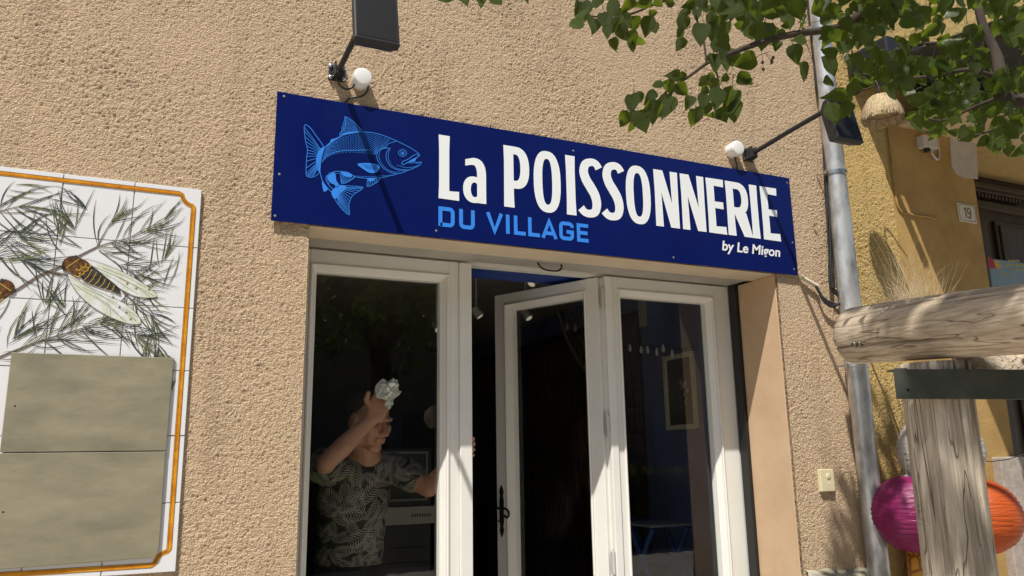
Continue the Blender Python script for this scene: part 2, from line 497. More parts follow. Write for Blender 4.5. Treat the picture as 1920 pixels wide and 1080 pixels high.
mb.box(-6, XL - 0.001, 0.012, 0.40, 0, ZS); mb.box(XR + 0.001, 3.03, 0.012, 0.40, 0, ZS)
mb.box(-6, 3.03, 0.012, 0.40, ZS + 0.03, 6.2)
mb.box(-6, -0.845, -0.003, 0.0115, 0, 6.2); mb.box(-0.844, 3.02, -0.003, 0.0115, 4.16, 6.2);
mb.box(-0.844, XL - 0.002, -0.003, 0.0115, 0, 0.998); mb.box(XR + 0.002, 3.02, -0.003, 0.0115, 0, 0.998)
mb.build('wall_body', M_STUCCO, shop)
mb = MB(); mb.box(XR - 0.0035, XR + 0.0005, 0.006, 0.255, 0.05, ZS - 0.001)
mb.build('reveal', M_PLAST, shop, bevel=0.002)
mb = MB(); mb.box(XL - 0.0005, XL + 0.0035, 0.006, 0.255, 0.05, ZS - 0.001)
mb.build('reveal', M_PLAST, shop, bevel=0.002)
mb = MB(); mb.box(XL + 0.0005, XR - 0.0005, 0.004, 0.155, ZS - 0.0005, ZS + 0.03)
mb.build('soffit', M_CREAM, shop, bevel=0.003)
mb = MB(); mb.box(XL + 0.012, XR - 0.012, 0.172, 0.30, ZS + 0.006, ZS + 0.05)
mb.box(XL + 0.012, XR - 0.012, 0.166, 0.1715, ZS + 0.001, ZS + 0.055)
sh = mb.build('roller_shutter', M_SHUT, shop, bevel=0.003)
hp = [W(1007, 489, 0.21), W(1012, 499, 0.21), W(1022, 505.5, 0.21), W(1040, 508, 0.21), W(1050, 506, 0.21), W(1053, 500, 0.21), W(1050.5, 493, 0.21)]
mb = MB(); mb.tube(catmull(hp, 5), 0.0042, 8)
mb.build('pull_handle', M_BLACK, sh, smooth=True)
for x in (XR - 0.0215, XL + 0.0035):
    mb = MB(); mb.box(x, x + 0.018, 0.256, 0.305, 0.05, ZS + 0.02)
    mb.build('guide_rail', M_BLACK, shop)
# stones of the footing that show under the render beside the pipe
rnd = random.Random(4)
M_STONE = mat('rough limestone', (0.42, 0.38, 0.28), 0.95, col2=(0.2, 0.18, 0.13), vscale=18, bump=0.01, bscale=40)
xx = XR + 0.012
for k, w in enumerate((0.17, 0.235)):
    ztop = W(1520 + 60 * k, 1070, -0.05).z
    mb = MB(); nx, ny, nz_ = 14, 6, 10
    for a_ in range(nx + 1):
        for b_ in range(nz_ + 1):
            u, v = a_ / nx, b_ / nz_
            q = Vector((xx + w * u * .96, -0.055, ztop - .20 * v))
            e = min(u, 1 - u, v * 1.2) ; rr_ = max(0, .16 - e) / .16
            q += Vector((0, .035 * rr_ ** 2, -.01 * rr_ ** 2 * (v < .3))) + Vector((.3, 1.0, .5)) * .012 * mnoise.noise(q * 26)
            mb.v.append(tuple(q))
    mb.f = [(a_ * (nz_ + 1) + b_, (a_ + 1) * (nz_ + 1) + b_, (a_ + 1) * (nz_ + 1) + b_ + 1, a_ * (nz_ + 1) + b_ + 1) for a_ in range(nx) for b_ in range(nz_)]
    base = len(mb.v)
    rim = [a_ * (nz_ + 1) for a_ in range(nx + 1)]
    mb.v += [(mb.v[i_][0], 0.01, mb.v[i_][2] + .012) for i_ in rim]
    mb.f += [(rim[a_], base + a_, base + a_ + 1, rim[a_ + 1]) for a_ in range(nx)]
    mb.mi = [0] * len(mb.f)
    mb.build('footing_stone', M_STONE, shop, smooth=True)
    xx += w

# ---- joinery
ZT = 2.408                                      # top of the leaves
ZB = 0.16
def leaf_frame(mb, x0, x1, z0, z1, gx0, gx1, gz0, gz1, y, T, side):
    """stiles and rails round a glass opening, with a stepped moulded bead; T maps local to world"""
    b = 0.030
    bx0, bx1, bz0, bz1 = gx0 - b, gx1 + b, gz0 - b, gz1 + b
    def bx(a0, a1, c0, c1, d0, d1): mb.box(a0, a1, c0, c1, d0, d1, T)
    bx(x0, bx0, y, y + 0.068, z0, z1); bx(bx1, x1, y, y + 0.068, z0, z1)
    bx(bx0 + 0.0002, bx1 - 0.0002, y + 0.0004, y + 0.068, bz1, z1 - 0.0004); bx(bx0 + 0.0002, bx1 - 0.0002, y + 0.0004, y + 0.068, z0, bz0)
    # bead: profile across (t from outer 0 to inner 1)
    prof = [(0.0, 0.003), (0.0, -0.005), (0.20, -0.008), (0.36, -0.005), (0.40, 0.003), (0.90, 0.024), (1.0, 0.027), (1.0, 0.062)]
    rings = []
    for t, dy in prof:
        e = b * t
        rings.append([(bx0 + e, y + dy, bz0 + e), (bx1 - e, y + dy, bz0 + e), (bx1 - e, y + dy, bz1 - e), (bx0 + e, y + dy, bz1 - e)])
    for i in range(len(rings) - 1):
        for k in range(4):
            q = [rings[i][k], rings[i][(k + 1) % 4], rings[i + 1][(k + 1) % 4], rings[i + 1][k]]
            mb.add([T @ Vector(v) for v in q], [(0, 1, 2, 3)])
def pane(parent, gx0, gx1, gz0, gz1, y, T, M=None):
    mb = MB()
    mb.add([T @ Vector(v) for v in ((gx0 - .004, y, gz0 - .004), (gx1 + .004, y, gz0 - .004), (gx1 + .004, y, gz1 + .004), (gx0 - .004, y, gz1 + .004))], [(0, 1, 2, 3)])
    return mb.build('pane', M or M_GLASS, parent, recalc=False)
I4 = Matrix.Identity(4)
GZ1 = 2.322; GZ0 = 0.62
# frame round the opening
mb = MB()
mb.box(XL + 0.004, XL + 0.027, YF + 0.006, 0.40, 0.05, ZT + 0.03)
mb.box(XR - 0.020, XR - 0.003, YF + 0.006, 0.40, 0.05, ZT + 0.03)
mb.box(XL + 0.027, XR - 0.020, YF + 0.03, 0.40, ZT + 0.002, ZT + 0.028)
mb.build('door_frame', M_FRAME, shop, bevel=0.002)
# left leaf
gl = dict(gx0=0.573, gx1=1.078)
mb = MB(); leaf_frame(mb, XL + 0.027, 1.150, ZB, ZT, gl['gx0'], gl['gx1'], GZ0, GZ1, YF, I4, 0)
d1 = tag(mb.build('glazed_door', M_FRAME, shop, bevel=0.0025), 'closed left glazed door with a man behind its pane')
pane(d1, gl['gx0'], gl['gx1'], GZ0, GZ1, YF + 0.056, I4)
mb = MB(); mb.box(1.1505, 1.203, YF - 0.012, YF + 0.05, ZB, ZT - 0.003)
mb.build('meeting_strip', M_FRAME, d1, bevel=0.004, seg=3)
# right fixed light
gr = dict(gx0=1.948, gx1=2.428)
mb = MB(); leaf_frame(mb, 1.888, XR - 0.021, ZB, ZT, gr['gx0'], gr['gx1'], GZ0, GZ1, YF, I4, 0)
d3 = tag(mb.build('glazed_door', M_FRAME, shop, bevel=0.0025), 'closed right glazed door beside the plaster reveal')
pane(d3, gr['gx0'], gr['gx1'], GZ0, GZ1, YF + 0.056, I4)
mb = MB(); mb.box(1.848, 1.8875, YF - 0.010, YF + 0.05, ZB, ZT - 0.003)
mb.build('meeting_strip', M_FRAME, d3, bevel=0.005, seg=3)
# open leaf, hinged at the right fixed light, swung into the shop
HX, HY = 1.828, YF + 0.02
ang = math.atan2(0.539, -0.265)
T2 = Matrix.Translation((HX, HY, 0)) @ Matrix.Rotation(ang, 4, 'Z') @ Matrix.Scale(-1, 4, (0, 1, 0))
LW = 0.612                                      # leaf width; local x runs from hinge to free edge, local -y is the face towards the street
mb = MB(); leaf_frame(mb, 0.0, LW, ZB, ZT - 0.004, 0.095, LW - 0.092, GZ0, GZ1, 0, T2, 0)
d2 = tag(mb.build('glazed_door', M_FRAME, shop, bevel=0.0025), 'middle glazed door standing open into the dark shop')
pane(d2, 0.095, LW - 0.092, GZ0, GZ1, 0.056, T2)
for py in (562, 800, 1056):
    zc = W(1143, py, YF).z
    mb = MB()
    for k in range(5):
        mb.lathe([(0.0075, 0), (0.0085, 0.001), (0.0085, 0.017), (0.0075, 0.018)], (1.838, YF - 0.004, zc - 0.045 + k * 0.0185), n=10)
    mb.lathe([(0.004, 0), (0.006, 0.004), (0.003, 0.012)], (1.838, YF - 0.004, zc + 0.049), n=10)
    mb.box(1.829, 1.8475, YF + 0.003, YF + 0.006, zc - 0.045, zc + 0.047)
    mb.build('hinge', mat('pale hinge metal', (.62, .62, .6), .35, metal=.3), d2, smooth=True, angle=40)
# forged handle on the free stile
M_IRON = mat('black wrought iron', (0.012, 0.011, 0.010), 0.45, bump=0.001, bscale=90)
mb = MB()
zc = 1.365; xh = LW - 0.032
L2 = lambda x, y, z: T2 @ Vector((x, y, z))
out = [(-0.008, -0.10), (-0.012, -0.085), (-0.007, -0.07), (-0.012, -0.05), (-0.012, 0.05), (-0.007, 0.07), (-0.012, 0.085), (-0.009, 0.10), (0.0, 0.118),
       (0.009, 0.10), (0.012, 0.085), (0.007, 0.07), (0.012, 0.05), (0.012, -0.05), (0.007, -0.07), (0.012, -0.085), (0.008, -0.10), (0.0, -0.118)]
mb.prism(out, lambda a, b: L2(xh + a, -0.001, zc + b), lambda a, b: L2(xh + a, -0.006, zc + b))
hd = mb.build('handle', M_IRON, d2)
mb = MB()
pts = [L2(xh, 0, zc + 0.012), L2(xh, -0.045, zc + 0.014), L2(xh - 0.02, -0.05, zc + 0.016), L2(xh - 0.055, -0.05, zc + 0.016), L2(xh - 0.078, -0.05, zc + 0.004),
       L2(xh - 0.080, -0.05, zc - 0.016), L2(xh - 0.066, -0.05, zc - 0.024), L2(xh - 0.056, -0.05, zc - 0.014)]
mb.tube(catmull(pts, 5), 0.0058, 8); mb.tube([L2(xh + 0.002, -0.006, zc - 0.045), L2(xh + 0.028, -0.02, zc - 0.045)], 0.003, 6)
mb.build('lever', M_IRON, d2, smooth=True)

# ---- inside of the shop
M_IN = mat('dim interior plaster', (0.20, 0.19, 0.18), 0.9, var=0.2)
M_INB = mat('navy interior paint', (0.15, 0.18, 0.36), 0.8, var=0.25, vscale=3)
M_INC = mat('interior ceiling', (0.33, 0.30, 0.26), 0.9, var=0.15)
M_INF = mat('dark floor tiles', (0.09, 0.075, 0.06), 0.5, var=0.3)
IX0, IX1, IY1, IZ = -1.1, 2.93, 5.2, 2.72
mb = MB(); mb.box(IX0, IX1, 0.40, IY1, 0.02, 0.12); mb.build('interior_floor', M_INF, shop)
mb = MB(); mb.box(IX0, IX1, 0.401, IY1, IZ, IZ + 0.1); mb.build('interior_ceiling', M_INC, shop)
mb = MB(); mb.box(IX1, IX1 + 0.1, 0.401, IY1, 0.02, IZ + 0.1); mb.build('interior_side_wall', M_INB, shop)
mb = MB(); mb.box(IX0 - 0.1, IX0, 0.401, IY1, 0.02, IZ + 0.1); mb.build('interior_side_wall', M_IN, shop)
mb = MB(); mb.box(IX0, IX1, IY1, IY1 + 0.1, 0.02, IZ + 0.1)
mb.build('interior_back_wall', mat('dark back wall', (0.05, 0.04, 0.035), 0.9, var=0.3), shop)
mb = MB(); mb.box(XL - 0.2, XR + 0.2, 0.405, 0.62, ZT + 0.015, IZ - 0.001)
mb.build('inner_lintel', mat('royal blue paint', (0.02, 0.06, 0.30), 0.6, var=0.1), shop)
# vertical slats on the back of the shop, seen through the open leaf and the right pane
M_SLAT = mat('brown wooden slat', (0.12, 0.06, 0.03), 0.6, col2=(0.06, 0.03, 0.015), vscale=6, stretch=(3, 3, 0.4))
# ================================================================== the sign
YS = -0.022
sx0, sx1 = W(520, 171, YS).x, W(1480, 338, YS).x
sz0, sz1 = W(511, 413, YS).z, W(520, 171, YS).z
sign = thing('shop_sign', 'long navy blue shop sign with white La POISSONNERIE lettering and a blue fish', 'shop sign', ((sx0 + sx1) / 2, YS, sz0))
mb = MB(); mb.box(sx0, sx1, YS, YS + 0.006, sz0, sz1)
mb.build('panel', M_NAVY, sign, bevel=0.0008)
mb = MB()
for x in np.linspace(sx0 + 0.1, sx1 - 0.1, 6): mb.box(x - 0.02, x + 0.02, YS + 0.0062, -0.0005, sz0 + 0.05, sz1 - 0.05)
mb.build('batten', mat('grey batten', (0.2, 0.2, 0.2), 0.8), sign)
for (px, py) in ((533, 181), (524, 327), (1075, 283), (1476, 343), (1486, 455), (818, 433), (1263, 483), (1489, 505), (516, 405)):
    c = W(px, py, YS)
    mb = MB(); mb.lathe([(0.0048, 0), (0.0046, 0.0014), (0.003, 0.0020)], (c.x, YS, c.z), axis=(0, -1, 0), n=12)
    mb.build('screw', mat('dull screw', (.22, .22, .25), .5, metal=.5), sign, smooth=True)
LY = [YS - 0.0008]
def SP(u, v): return Vector((u, LY[0], v))
def half_ell(cx, cy, rx, ry, a0, a1, n=14, p=2.3):
    out = []
    for i in range(n + 1):
        t = rad(a0 + (a1 - a0) * i / n); c, s = math.cos(t), math.sin(t)
        out.append((cx + rx * math.copysign(abs(c) ** (2 / p), c), cy + ry * math.copysign(abs(s) ** (2 / p), s)))
    return out
def glyph(ch, x0, x1, z0, z1):
    """heavy condensed display capitals with slightly flared ends"""
    w, h = x1 - x0, z1 - z0; s = 0.0405; t = 0.0325; fl = 0.002
    P = []
    def stem(a): return [(a - fl, 0), (a + s + fl, 0), (a + s, h * .25), (a + s, h * .75), (a + s + fl, h), (a - fl, h), (a, h * .75), (a, h * .25)]
    if ch == 'L':
        P.append([[(-fl, 0), (w, -0.001), (w, t + 0.002), (s, t), (s, h * .75), (s + fl, h), (-fl, h), (0, h * .75), (0, h * .2)]])
    elif ch == 'I': P.append([stem(0)])
    elif ch == 'E':
        P.append([[(-fl, 0), (w, -0.001), (w - .002, t + 0.002), (s, t), (s, h * .46), (w * .9, h * .455), (w * .9, h * .455 + t), (s, h * .455 + t - .001),
                   (s, h - t), (w - .004, h - t - .002), (w - .002, h + .001), (-fl, h), (0, h * .75), (0, h * .25)]])
    elif ch == 'N':
        d = s * 1.12
        P.append([[(-fl, 0), (s * .86 + fl, 0), (s * .84, h * .60), (w - d, 0), (w, 0), (w, h * .5), (w + fl, h), (w - s * .86 - fl, h), (w - s * .84, h * .43), (d, h), (-fl, h), (0, h * .6)]])
    elif ch == 'O':
        P.append([half_ell(w / 2, h / 2, w / 2, h / 2 + .003, 0, 348, 30, 2.5), half_ell(w / 2, h / 2, w / 2 - s * .95, h / 2 - t * .92, 0, 348, 30, 2.6)])
    elif ch in 'PR':
        yb = h * (.31 if ch == 'P' else .40); cx = w * .46
        o = [(-fl, 0), (s + fl, 0), (s, h * .2), (s, yb)] + half_ell(cx, (h + yb) / 2, w * (1 if ch == 'P' else .93) - cx, (h - yb) / 2, -90, 90, 16, 2.4) + [(-fl, h), (0, h * .75)]
        hole = [(s, yb + t)] + half_ell(cx, (h + yb) / 2, w * (1 if ch == 'P' else .93) - cx - s * .95, (h - yb) / 2 - t, -90, 90, 12, 2.3) + [(s, h - t)]
        P.append([o, hole])
        if ch == 'R': P.append([[(s * .95, yb + .004), (w * .50, yb + .004), (w * .80, yb + .012), (w + .004, 0), (w - s * 1.12, 0)]])
    elif ch == 'S':
        c = [(w * .92, h * .85), (w * .80, h * .925), (w * .58, h * .945), (w * .32, h * .89), (w * .235, h * .76), (w * .33, h * .63), (w * .52, h * .51), (w * .70, h * .38),
             (w * .765, h * .235), (w * .68, h * .105), (w * .45, h * .06), (w * .22, h * .075), (w * .06, h * .14)]
        ws = [.036, .033, .032, .036, .041, .044, .046, .044, .041, .036, .032, .033, .036]
        cc = catmull(c, 5); wi = [np.interp(i / 5, range(len(ws)), ws) for i in range(len(cc))]
        L_, R_ = ribbon([(p.x, p.y) for p in cc], [float(q) for q in wi])
        P.append([[(p.x, p.y) for p in L_] + [(p.x, p.y) for p in reversed(R_)]])
    elif ch == 'a':
        P.append([[(w - s * .92, 0), (w, 0), (w, h * .64)] + half_ell(w * .52, h * .64, w * .48, h * .36, 0, 100, 10) + [(w * .10, h * .94), (w * .10, h * .80)] +
                  [(w * .36, h * .835)] + list(reversed(half_ell(w * .44, h * .62, w * .56 - s * .92, h * .22, 0, 80, 8))) + [(w - s * .92, h * .3)]])
        P.append([half_ell(w * .46, h * .285, w * .46, h * .295, 0, 345, 22, 2.2), half_ell(w * .50, h * .285, w * .17, h * .165, 0, 345, 16, 2.2)])
    return [[[(x0 + q[0], z0 + q[1]) for q in l] for l in loops] for loops in P]
Z0, Z1 = 2.557, 2.810
row = [('L', .945, 1.025, Z1), ('a', 1.041, 1.136, 2.737), ('P', 1.213, 1.322, Z1), ('O', 1.341, 1.462, Z1), ('I', 1.488, 1.532, Z1), ('S', 1.546, 1.652, Z1),
       ('S', 1.656, 1.760, Z1), ('O', 1.771, 1.894, Z1), ('N', 1.917, 2.037, Z1), ('N', 2.055, 2.178, Z1), ('E', 2.194, 2.291, Z1), ('R', 2.301, 2.434, Z1), ('I', 2.438, 2.484, Z1), ('E', 2.501, 2.600, Z1)]
for ch, a, b, zt in row:
    mb = MB()
    for k, loops in enumerate(glyph(ch, a, b, Z0, zt)):
        LY[0] = YS - 0.0010 - 0.0003 * k
        mb.poly(loops, SP)
    mb.build('letter', M_SWHITE, sign)
def arcpts(cx, cy, rx, ry, a0, a1, n=6):
    return [(cx + rx * math.cos(rad(a0 + (a1 - a0) * i / n)), cy + ry * math.sin(rad(a0 + (a1 - a0) * i / n))) for i in range(n + 1)]
def strokes2(ch, w, h, t):
    q = t / 2; r = 0.013
    if ch == 'D': return [[(q, q), (w - q - r, q)] + arcpts(w - q - r, q + r, r, r, -90, 0) + arcpts(w - q - r, h - q - r, r, r, 0, 90) + [(q, h - q), (q, q * .2)]]
    if ch == 'U': return [[(q, h), (q, q + r)] + arcpts(q + r, q + r, r, r, 180, 270) + arcpts(w - q - r, q + r, r, r, -90, 0) + [(w - q, h)]]
    if ch == 'V': return [[(q, h), (w / 2, q * .6), (w - q, h)]]
    if ch == 'I': return [[(w / 2, 0), (w / 2, h)]]
    if ch == 'L': return [[(q, h), (q, q), (w, q)]]
    if ch == 'A': return [[(q * .7, 0), (w / 2, h - q * .8), (w - q * .7, 0)], [(w * .24, h * .27), (w * .76, h * .27)]]
    if ch == 'G': return [[(w - q, h * .70), (w - q, h - q - r)] + arcpts(w - q - r, h - q - r, r, r, 0, 90) + arcpts(q + r, h - q - r, r, r, 90, 180) + arcpts(q + r, q + r, r, r, 180, 270) +
                          arcpts(w - q - r, q + r, r, r, -90, 0) + [(w - q, h * .46), (w * .5, h * .46)]]
    if ch == 'E': return [[(w, q), (q, q), (q, h - q), (w, h - q)], [(q, h / 2), (w * .92, h / 2)]]
for ch, a, b in (('D', .943, 1.007), ('U', 1.025, 1.088), ('V', 1.134, 1.206), ('I', 1.218, 1.232), ('L', 1.251, 1.301), ('L', 1.312, 1.363), ('A', 1.371, 1.439), ('G', 1.449, 1.515), ('E', 1.529, 1.582)):
    mb = MB()
    for k, st in enumerate(strokes2(ch, b - a, 0.077, 0.0152)):
        LY[0] = YS - 0.0010 - 0.0003 * k
        add_ribbon(mb, [(a + p[0], 2.4485 + p[1]) for p in st], 0.0152, SP)
    mb.build('letter', M_SBLUE, sign)
def text_mesh(body, size, offset=0.0, shear=0.0):
    c = bpy.data.curves.new('lettering', 'FONT'); c.body = body; c.size = size; c.offset = offset; c.shear = shear; c.fill_mode = 'FRONT'
    o = bpy.data.objects.new('lettering', c); COL.objects.link(o)
    dg = bpy.context.evaluated_depsgraph_get(); dg.update()
    me = bpy.data.meshes.new_from_object(o.evaluated_get(dg))
    bpy.data.objects.remove(o)
    co = np.zeros(len(me.vertices) * 3, dtype=np.float32); me.vertices.foreach_get('co', co); co = co.reshape(-1, 3)
    me.materials.clear()
    return me, co
def flat_text(body, x0, x1, zbase, zcap, y, M, parent, offset=0.0, shear=0.0, name='lettering', M3=None):
    me, co = text_mesh(body, 1.0, offset, shear)
    w = co[:, 0].max() - co[:, 0].min(); capm, ccap = text_mesh('L', 1.0, offset); hcap = ccap[:, 1].max()
    X = (co[:, 0] - co[:, 0].min()) / w * (x1 - x0) + x0
    Z = co[:, 1] / hcap * (zcap - zbase) + zbase
    V = np.stack([X, np.full_like(X, y), Z], 1)
    if M3 is not None: V = np.array([tuple(M3 @ Vector(v)) for v in V], dtype=np.float32)
    V = V - np.array(LOC[parent.name])
    me.vertices.foreach_set('co', V.astype(np.float32).ravel()); me.update()
    me.materials.append(M)
    return link(name, me, None, parent)
flat_text('by Le Migon', 2.256, 2.588, 2.4835, 2.527, YS - 0.001, M_SWHITE, sign, offset=0.022, shear=0.17)

# ---- the fish: line drawing, coordinates read off the photograph
def F(u, v):
    p = W(560 + u / 4.9077, 200 + v / 4.9077, YS); return (p.x, p.z)
fish_pt = F(600, 450)
mbf = MB(); LY[0] = YS - 0.0010
def fl(pts, w=6, k=5, closed=False, y=0.0010):
    LY[0] = YS - y
    c = catmull(pts, k, closed)
    if closed: c = c + [c[0]]
    add_ribbon(mbf, [F(p.x, p.y) for p in c], w * .85 / 4.9077 * 0.0016, SP)
def ff(pts, k=5, y=0.0010, mbx=None):
    LY[0] = YS - y
    c = catmull(pts, k, True); (mbx or mbf).poly([[F(p.x, p.y) for p in c]], SP)
fl([(235, 380), (285, 335), (350, 290), (430, 258), (520, 240), (600, 235), (680, 240), (760, 260), (840, 290), (920, 325), (1000, 365), (1060, 400), (1105, 435), (1108, 455), (1075, 480), (1050, 495)], 8, y=.0011)
fl([(1050, 500), (1085, 515), (1128, 510), (1110, 540), (1050, 570), (960, 605), (870, 630), (780, 650), (680, 660), (590, 657), (520, 645), (460, 610), (400, 597), (330, 600), (280, 620), (252, 655), (258, 690), (285, 730), (330, 770)], 8, y=.0012)
fl([(235, 380), (208, 470), (196, 560), (200, 620), (222, 690), (262, 745), (300, 785)], 8, y=.0013)
TU = [(65, 165), (50, 190), (60, 300), (80, 400), (72, 480), (68, 620), (90, 648), (130, 650), (185, 615), (196, 560)]
fl(TU, 7, y=.0014); fl([(65, 165), (110, 200), (160, 270), (205, 330), (235, 380)], 9, y=.0015)
ff([(235, 380), (205, 385), (170, 440), (160, 520), (180, 590), (196, 600), (210, 470)], y=.0016)
tu = catmull(TU[1:8], 5)[::2]
for i, p in enumerate(tu):
    o = (205 - 10 * (i / len(tu)), 400 + 150 * i / len(tu))
    fl([(p.x, p.y), ((p.x + o[0]) / 2, (p.y + o[1]) / 2 - 6), o], 6.5, 3, y=.0017 + .00001 * i)
TL_ = [(380, 725), (460, 730), (540, 735), (592, 745), (560, 775), (500, 815), (470, 870), (462, 930), (465, 995), (420, 965), (370, 910), (325, 840), (300, 785)]
fl(TL_, 7, y=.0014)
ff([(300, 785), (330, 850), (380, 800), (440, 745), (380, 722), (350, 735)], y=.0016)
tl = catmull(TL_[3:11], 4)[::2]
for i, p in enumerate(tl):
    o = (365 - 40 * i / len(tl), 745 + 40 * i / len(tl))
    fl([(p.x, p.y), ((p.x + o[0]) / 2 + 4, (p.y + o[1]) / 2), o], 6.5, 3, y=.0017 + .00001 * i)
DF = [(375, 265), (378, 248), (410, 215), (430, 160), (425, 95), (470, 115), (520, 155), (560, 195), (592, 235)]
fl(DF, 7, y=.0014)
df = catmull(DF[4:9], 4)
for i, p in enumerate(df[1:-2]):
    a = 395 + i * 12; fl([(p.x, p.y), (a + 0.35 * (p.x - a) - 10, 262 - i * 1.5 + 0.45 * (p.y - 255)), (a, 266 - i * 2)], 5.5, 3, y=.0017 + .00001 * i)
ff([(240, 385), (285, 335), (300, 302), (345, 292), (420, 262), (330, 312)], y=.0018)
ff([(375, 268), (460, 235), (592, 232), (500, 246)], y=.0019)
PF = [(540, 530), (620, 520), (700, 528), (740, 550), (735, 585), (700, 610), (650, 608), (600, 580)]
ff(PF, y=.0016)
for q in ([(635, 660), (630, 735), (690, 715), (735, 685), (755, 658)], [(385, 610), (390, 690), (405, 710), (460, 690), (520, 648)]):
    fl(q, 7, y=.0014)
    for k in range(7):
        a = q[0]; e = q[-1]; t = (k + .5) / 7
        b0 = (a[0] + (e[0] - a[0]) * t, a[1] + (e[1] - a[1]) * t - 4)
        cc = catmull(q[1:4], 7); p = cc[min(len(cc) - 1, int(t * len(cc)))]
        fl([b0, ((b0[0] + p.x) / 2 + 6, (b0[1] + p.y) / 2), (p.x, p.y)], 6, 3, y=.0017 + .00001 * k)
ff([(385, 606), (440, 606), (490, 632), (470, 650), (420, 640)], y=.0019)
ff([(635, 660), (700, 660), (690, 680), (650, 690)], y=.0019)
ff([(214, 690), (230, 782), (268, 758), (240, 720)], y=.0016)
ff([(262, 650), (300, 615), (335, 612), (345, 680), (370, 720), (345, 745), (330, 720), (290, 700)], y=.0016)
for o_, w_ in (([(895, 320), (830, 340), (790, 375), (740, 400), (718, 450), (730, 500), (770, 560), (840, 605), (900, 618)], 7), ([(845, 382), (760, 395), (738, 450), (750, 500), (790, 560), (860, 600), (930, 602)], 5),
               ([(840, 385), (810, 420), (805, 480), (840, 545), (900, 580), (980, 590), (1050, 570)], 7), ([(840, 385), (826, 430), (825, 480), (860, 545), (920, 575), (1000, 580)], 5),
               ([(845, 385), (800, 378), (770, 390)], 5), ([(905, 540), (915, 548)], 9), ([(925, 545), (985, 562), (1060, 555), (1100, 535)], 5)):
    fl(o_, w_, y=.0018)
for r_, w_ in ((38, 6), (23, 5)):
    fl([(955 + r_ * math.cos(t), 428 + r_ * .85 * math.sin(t)) for t in np.linspace(0, 2 * math.pi, 14)[:-1]], w_, 3, True, y=.0018)
ff([(955 + 11 * math.cos(t), 430 + 11 * math.sin(t)) for t in np.linspace(0, 2 * math.pi, 8)[:-1]], 2, y=.0018)
fl([(1104, 438), (1060, 448), (1005, 485), (958, 505), (948, 525), (965, 535), (1000, 515), (1040, 490), (1085, 468), (1106, 450)], 8, y=.0019)
ff([(1040, 495), (1085, 470), (1075, 490), (1060, 508), (1010, 515)], y=.0020)
for k in range(9): ff([(1000 + 13 * k, 520), (1008 + 13 * k, 516), (1005 + 13 * k, 527)], 1, y=.0021)
fl([(215, 500), (260, 450), (330, 420), (420, 405), (520, 402), (660, 398)], 8, y=.0018)
rr = random.Random(3)
topc = catmull([(240, 400), (285, 350), (350, 305), (430, 272), (520, 254), (600, 249), (680, 254), (760, 274), (850, 305)], 30)
latc = catmull([(212, 520), (260, 470), (330, 440), (420, 425), (520, 425), (600, 430), (690, 440), (715, 430), (760, 385)], 30)
LY[0] = YS - .0022
def dash(x, y, l, w):
    a = F(x - l / 2, y + l * .25); b = F(x + l / 2, y - l * .25)
    add_ribbon(mbf, [a, b], w / 4.9077 * .0016, SP)
for i in range(0, len(topc) - 1, 5):
    for j in range(11):
        t = (j + (0.5 if (i // 5) % 2 else 0)) / 10.5
        if t > 1.2: continue
        a, b = topc[i], latc[i]
        x = a.x + (b.x - a.x) * t; y = a.y + (b.y - a.y) * t
        if x > 800 and y > 340: continue
        dash(x, y, 7, 5)
for (xa, ya), (xb, yb), n in (((250, 640), (285, 720), 7), ((520, 640), (860, 628), 26), ((280, 612), (440, 600), 12)):
    for k in range(n):
        t = k / n; dash(xa + (xb - xa) * t, ya + (yb - ya) * t + 10 * math.sin(t * 3.1), 6, 6)
fish = mbf.build('fish_emblem', M_SBLUE, sign)
mbl = MB(); mbf2, mbf = mbf, mbl
for k in range(6): fl([(575 + 12 * k, 535 + 8 * k), (640 + 8 * k, 538 + 8 * k), (715, 545 + 7 * k)], 2.6, 3, y=.0026)
mbl.build('fin_line', M_NAVY, fish)

# ================================================================== tile mural
TX1, TZ1, TS = 0.1245, 1.6 + 0.886, 0.1992
YT = -0.016
mural = thing('tile_mural', 'white ceramic tile mural painted with pine branches, cicadas and a yellow border', 'tile mural', (TX1 - 0.4, 0, TZ1 - 6 * TS))
M_TILE = mat('white glazed tile', (0.76, 0.76, 0.77), 0.12, var=0.05, vscale=2, bump=0.0008, bscale=7, spec=0.5)
mb = MB(); mb.box(-(TS - 0.0016) / 2, (TS - 0.0016) / 2, YT, 0.0, -(TS - 0.0016) / 2, (TS - 0.0016) / 2)
me = bpy.data.meshes.new('tile'); me.from_pydata(mb.v, [], mb.f)
bm = bmesh.new(); bm.from_mesh(me); bmesh.ops.recalc_face_normals(bm, faces=bm.faces)
bmesh.ops.bevel(bm, geom=list(bm.edges), offset=0.0016, segments=2, affect='EDGES'); bm.to_mesh(me); bm.free()
me.materials.append(M_TILE)
rt = random.Random(2)
for r in range(6):
    for c in range(4):
        o = link('tile', me, None, mural, loc=(TX1 - (c + .5) * TS, rt.uniform(-.0008, .0002), TZ1 - (r + .5) * TS))
mb = MB(); mb.box(TX1 - 4 * TS + .002, TX1 - .002, -0.008, -0.0005, TZ1 - 6 * TS + .002, TZ1 - .002)
mb.build('grout', mat('tile grout', (0.30, 0.29, 0.27), 0.95, var=0.2), mural)
YP = YT - 0.0015
def TP(y): return lambda u, v: Vector((u, YP - y, v))
def TZP(u, v):                                   # pixel of the upper left zoom -> on the tiles
    p = W(u / 2.7, 280 + v / 2.7, YP); return (p.x, p.z)
M_YEL = mat('ochre glaze', srgb(222, 155, 40), 0.2, col2=srgb(196, 120, 25), vscale=30, stretch=(1, 1, 1))
M_YDK = mat('brown glaze line', srgb(90, 60, 25), 0.3)
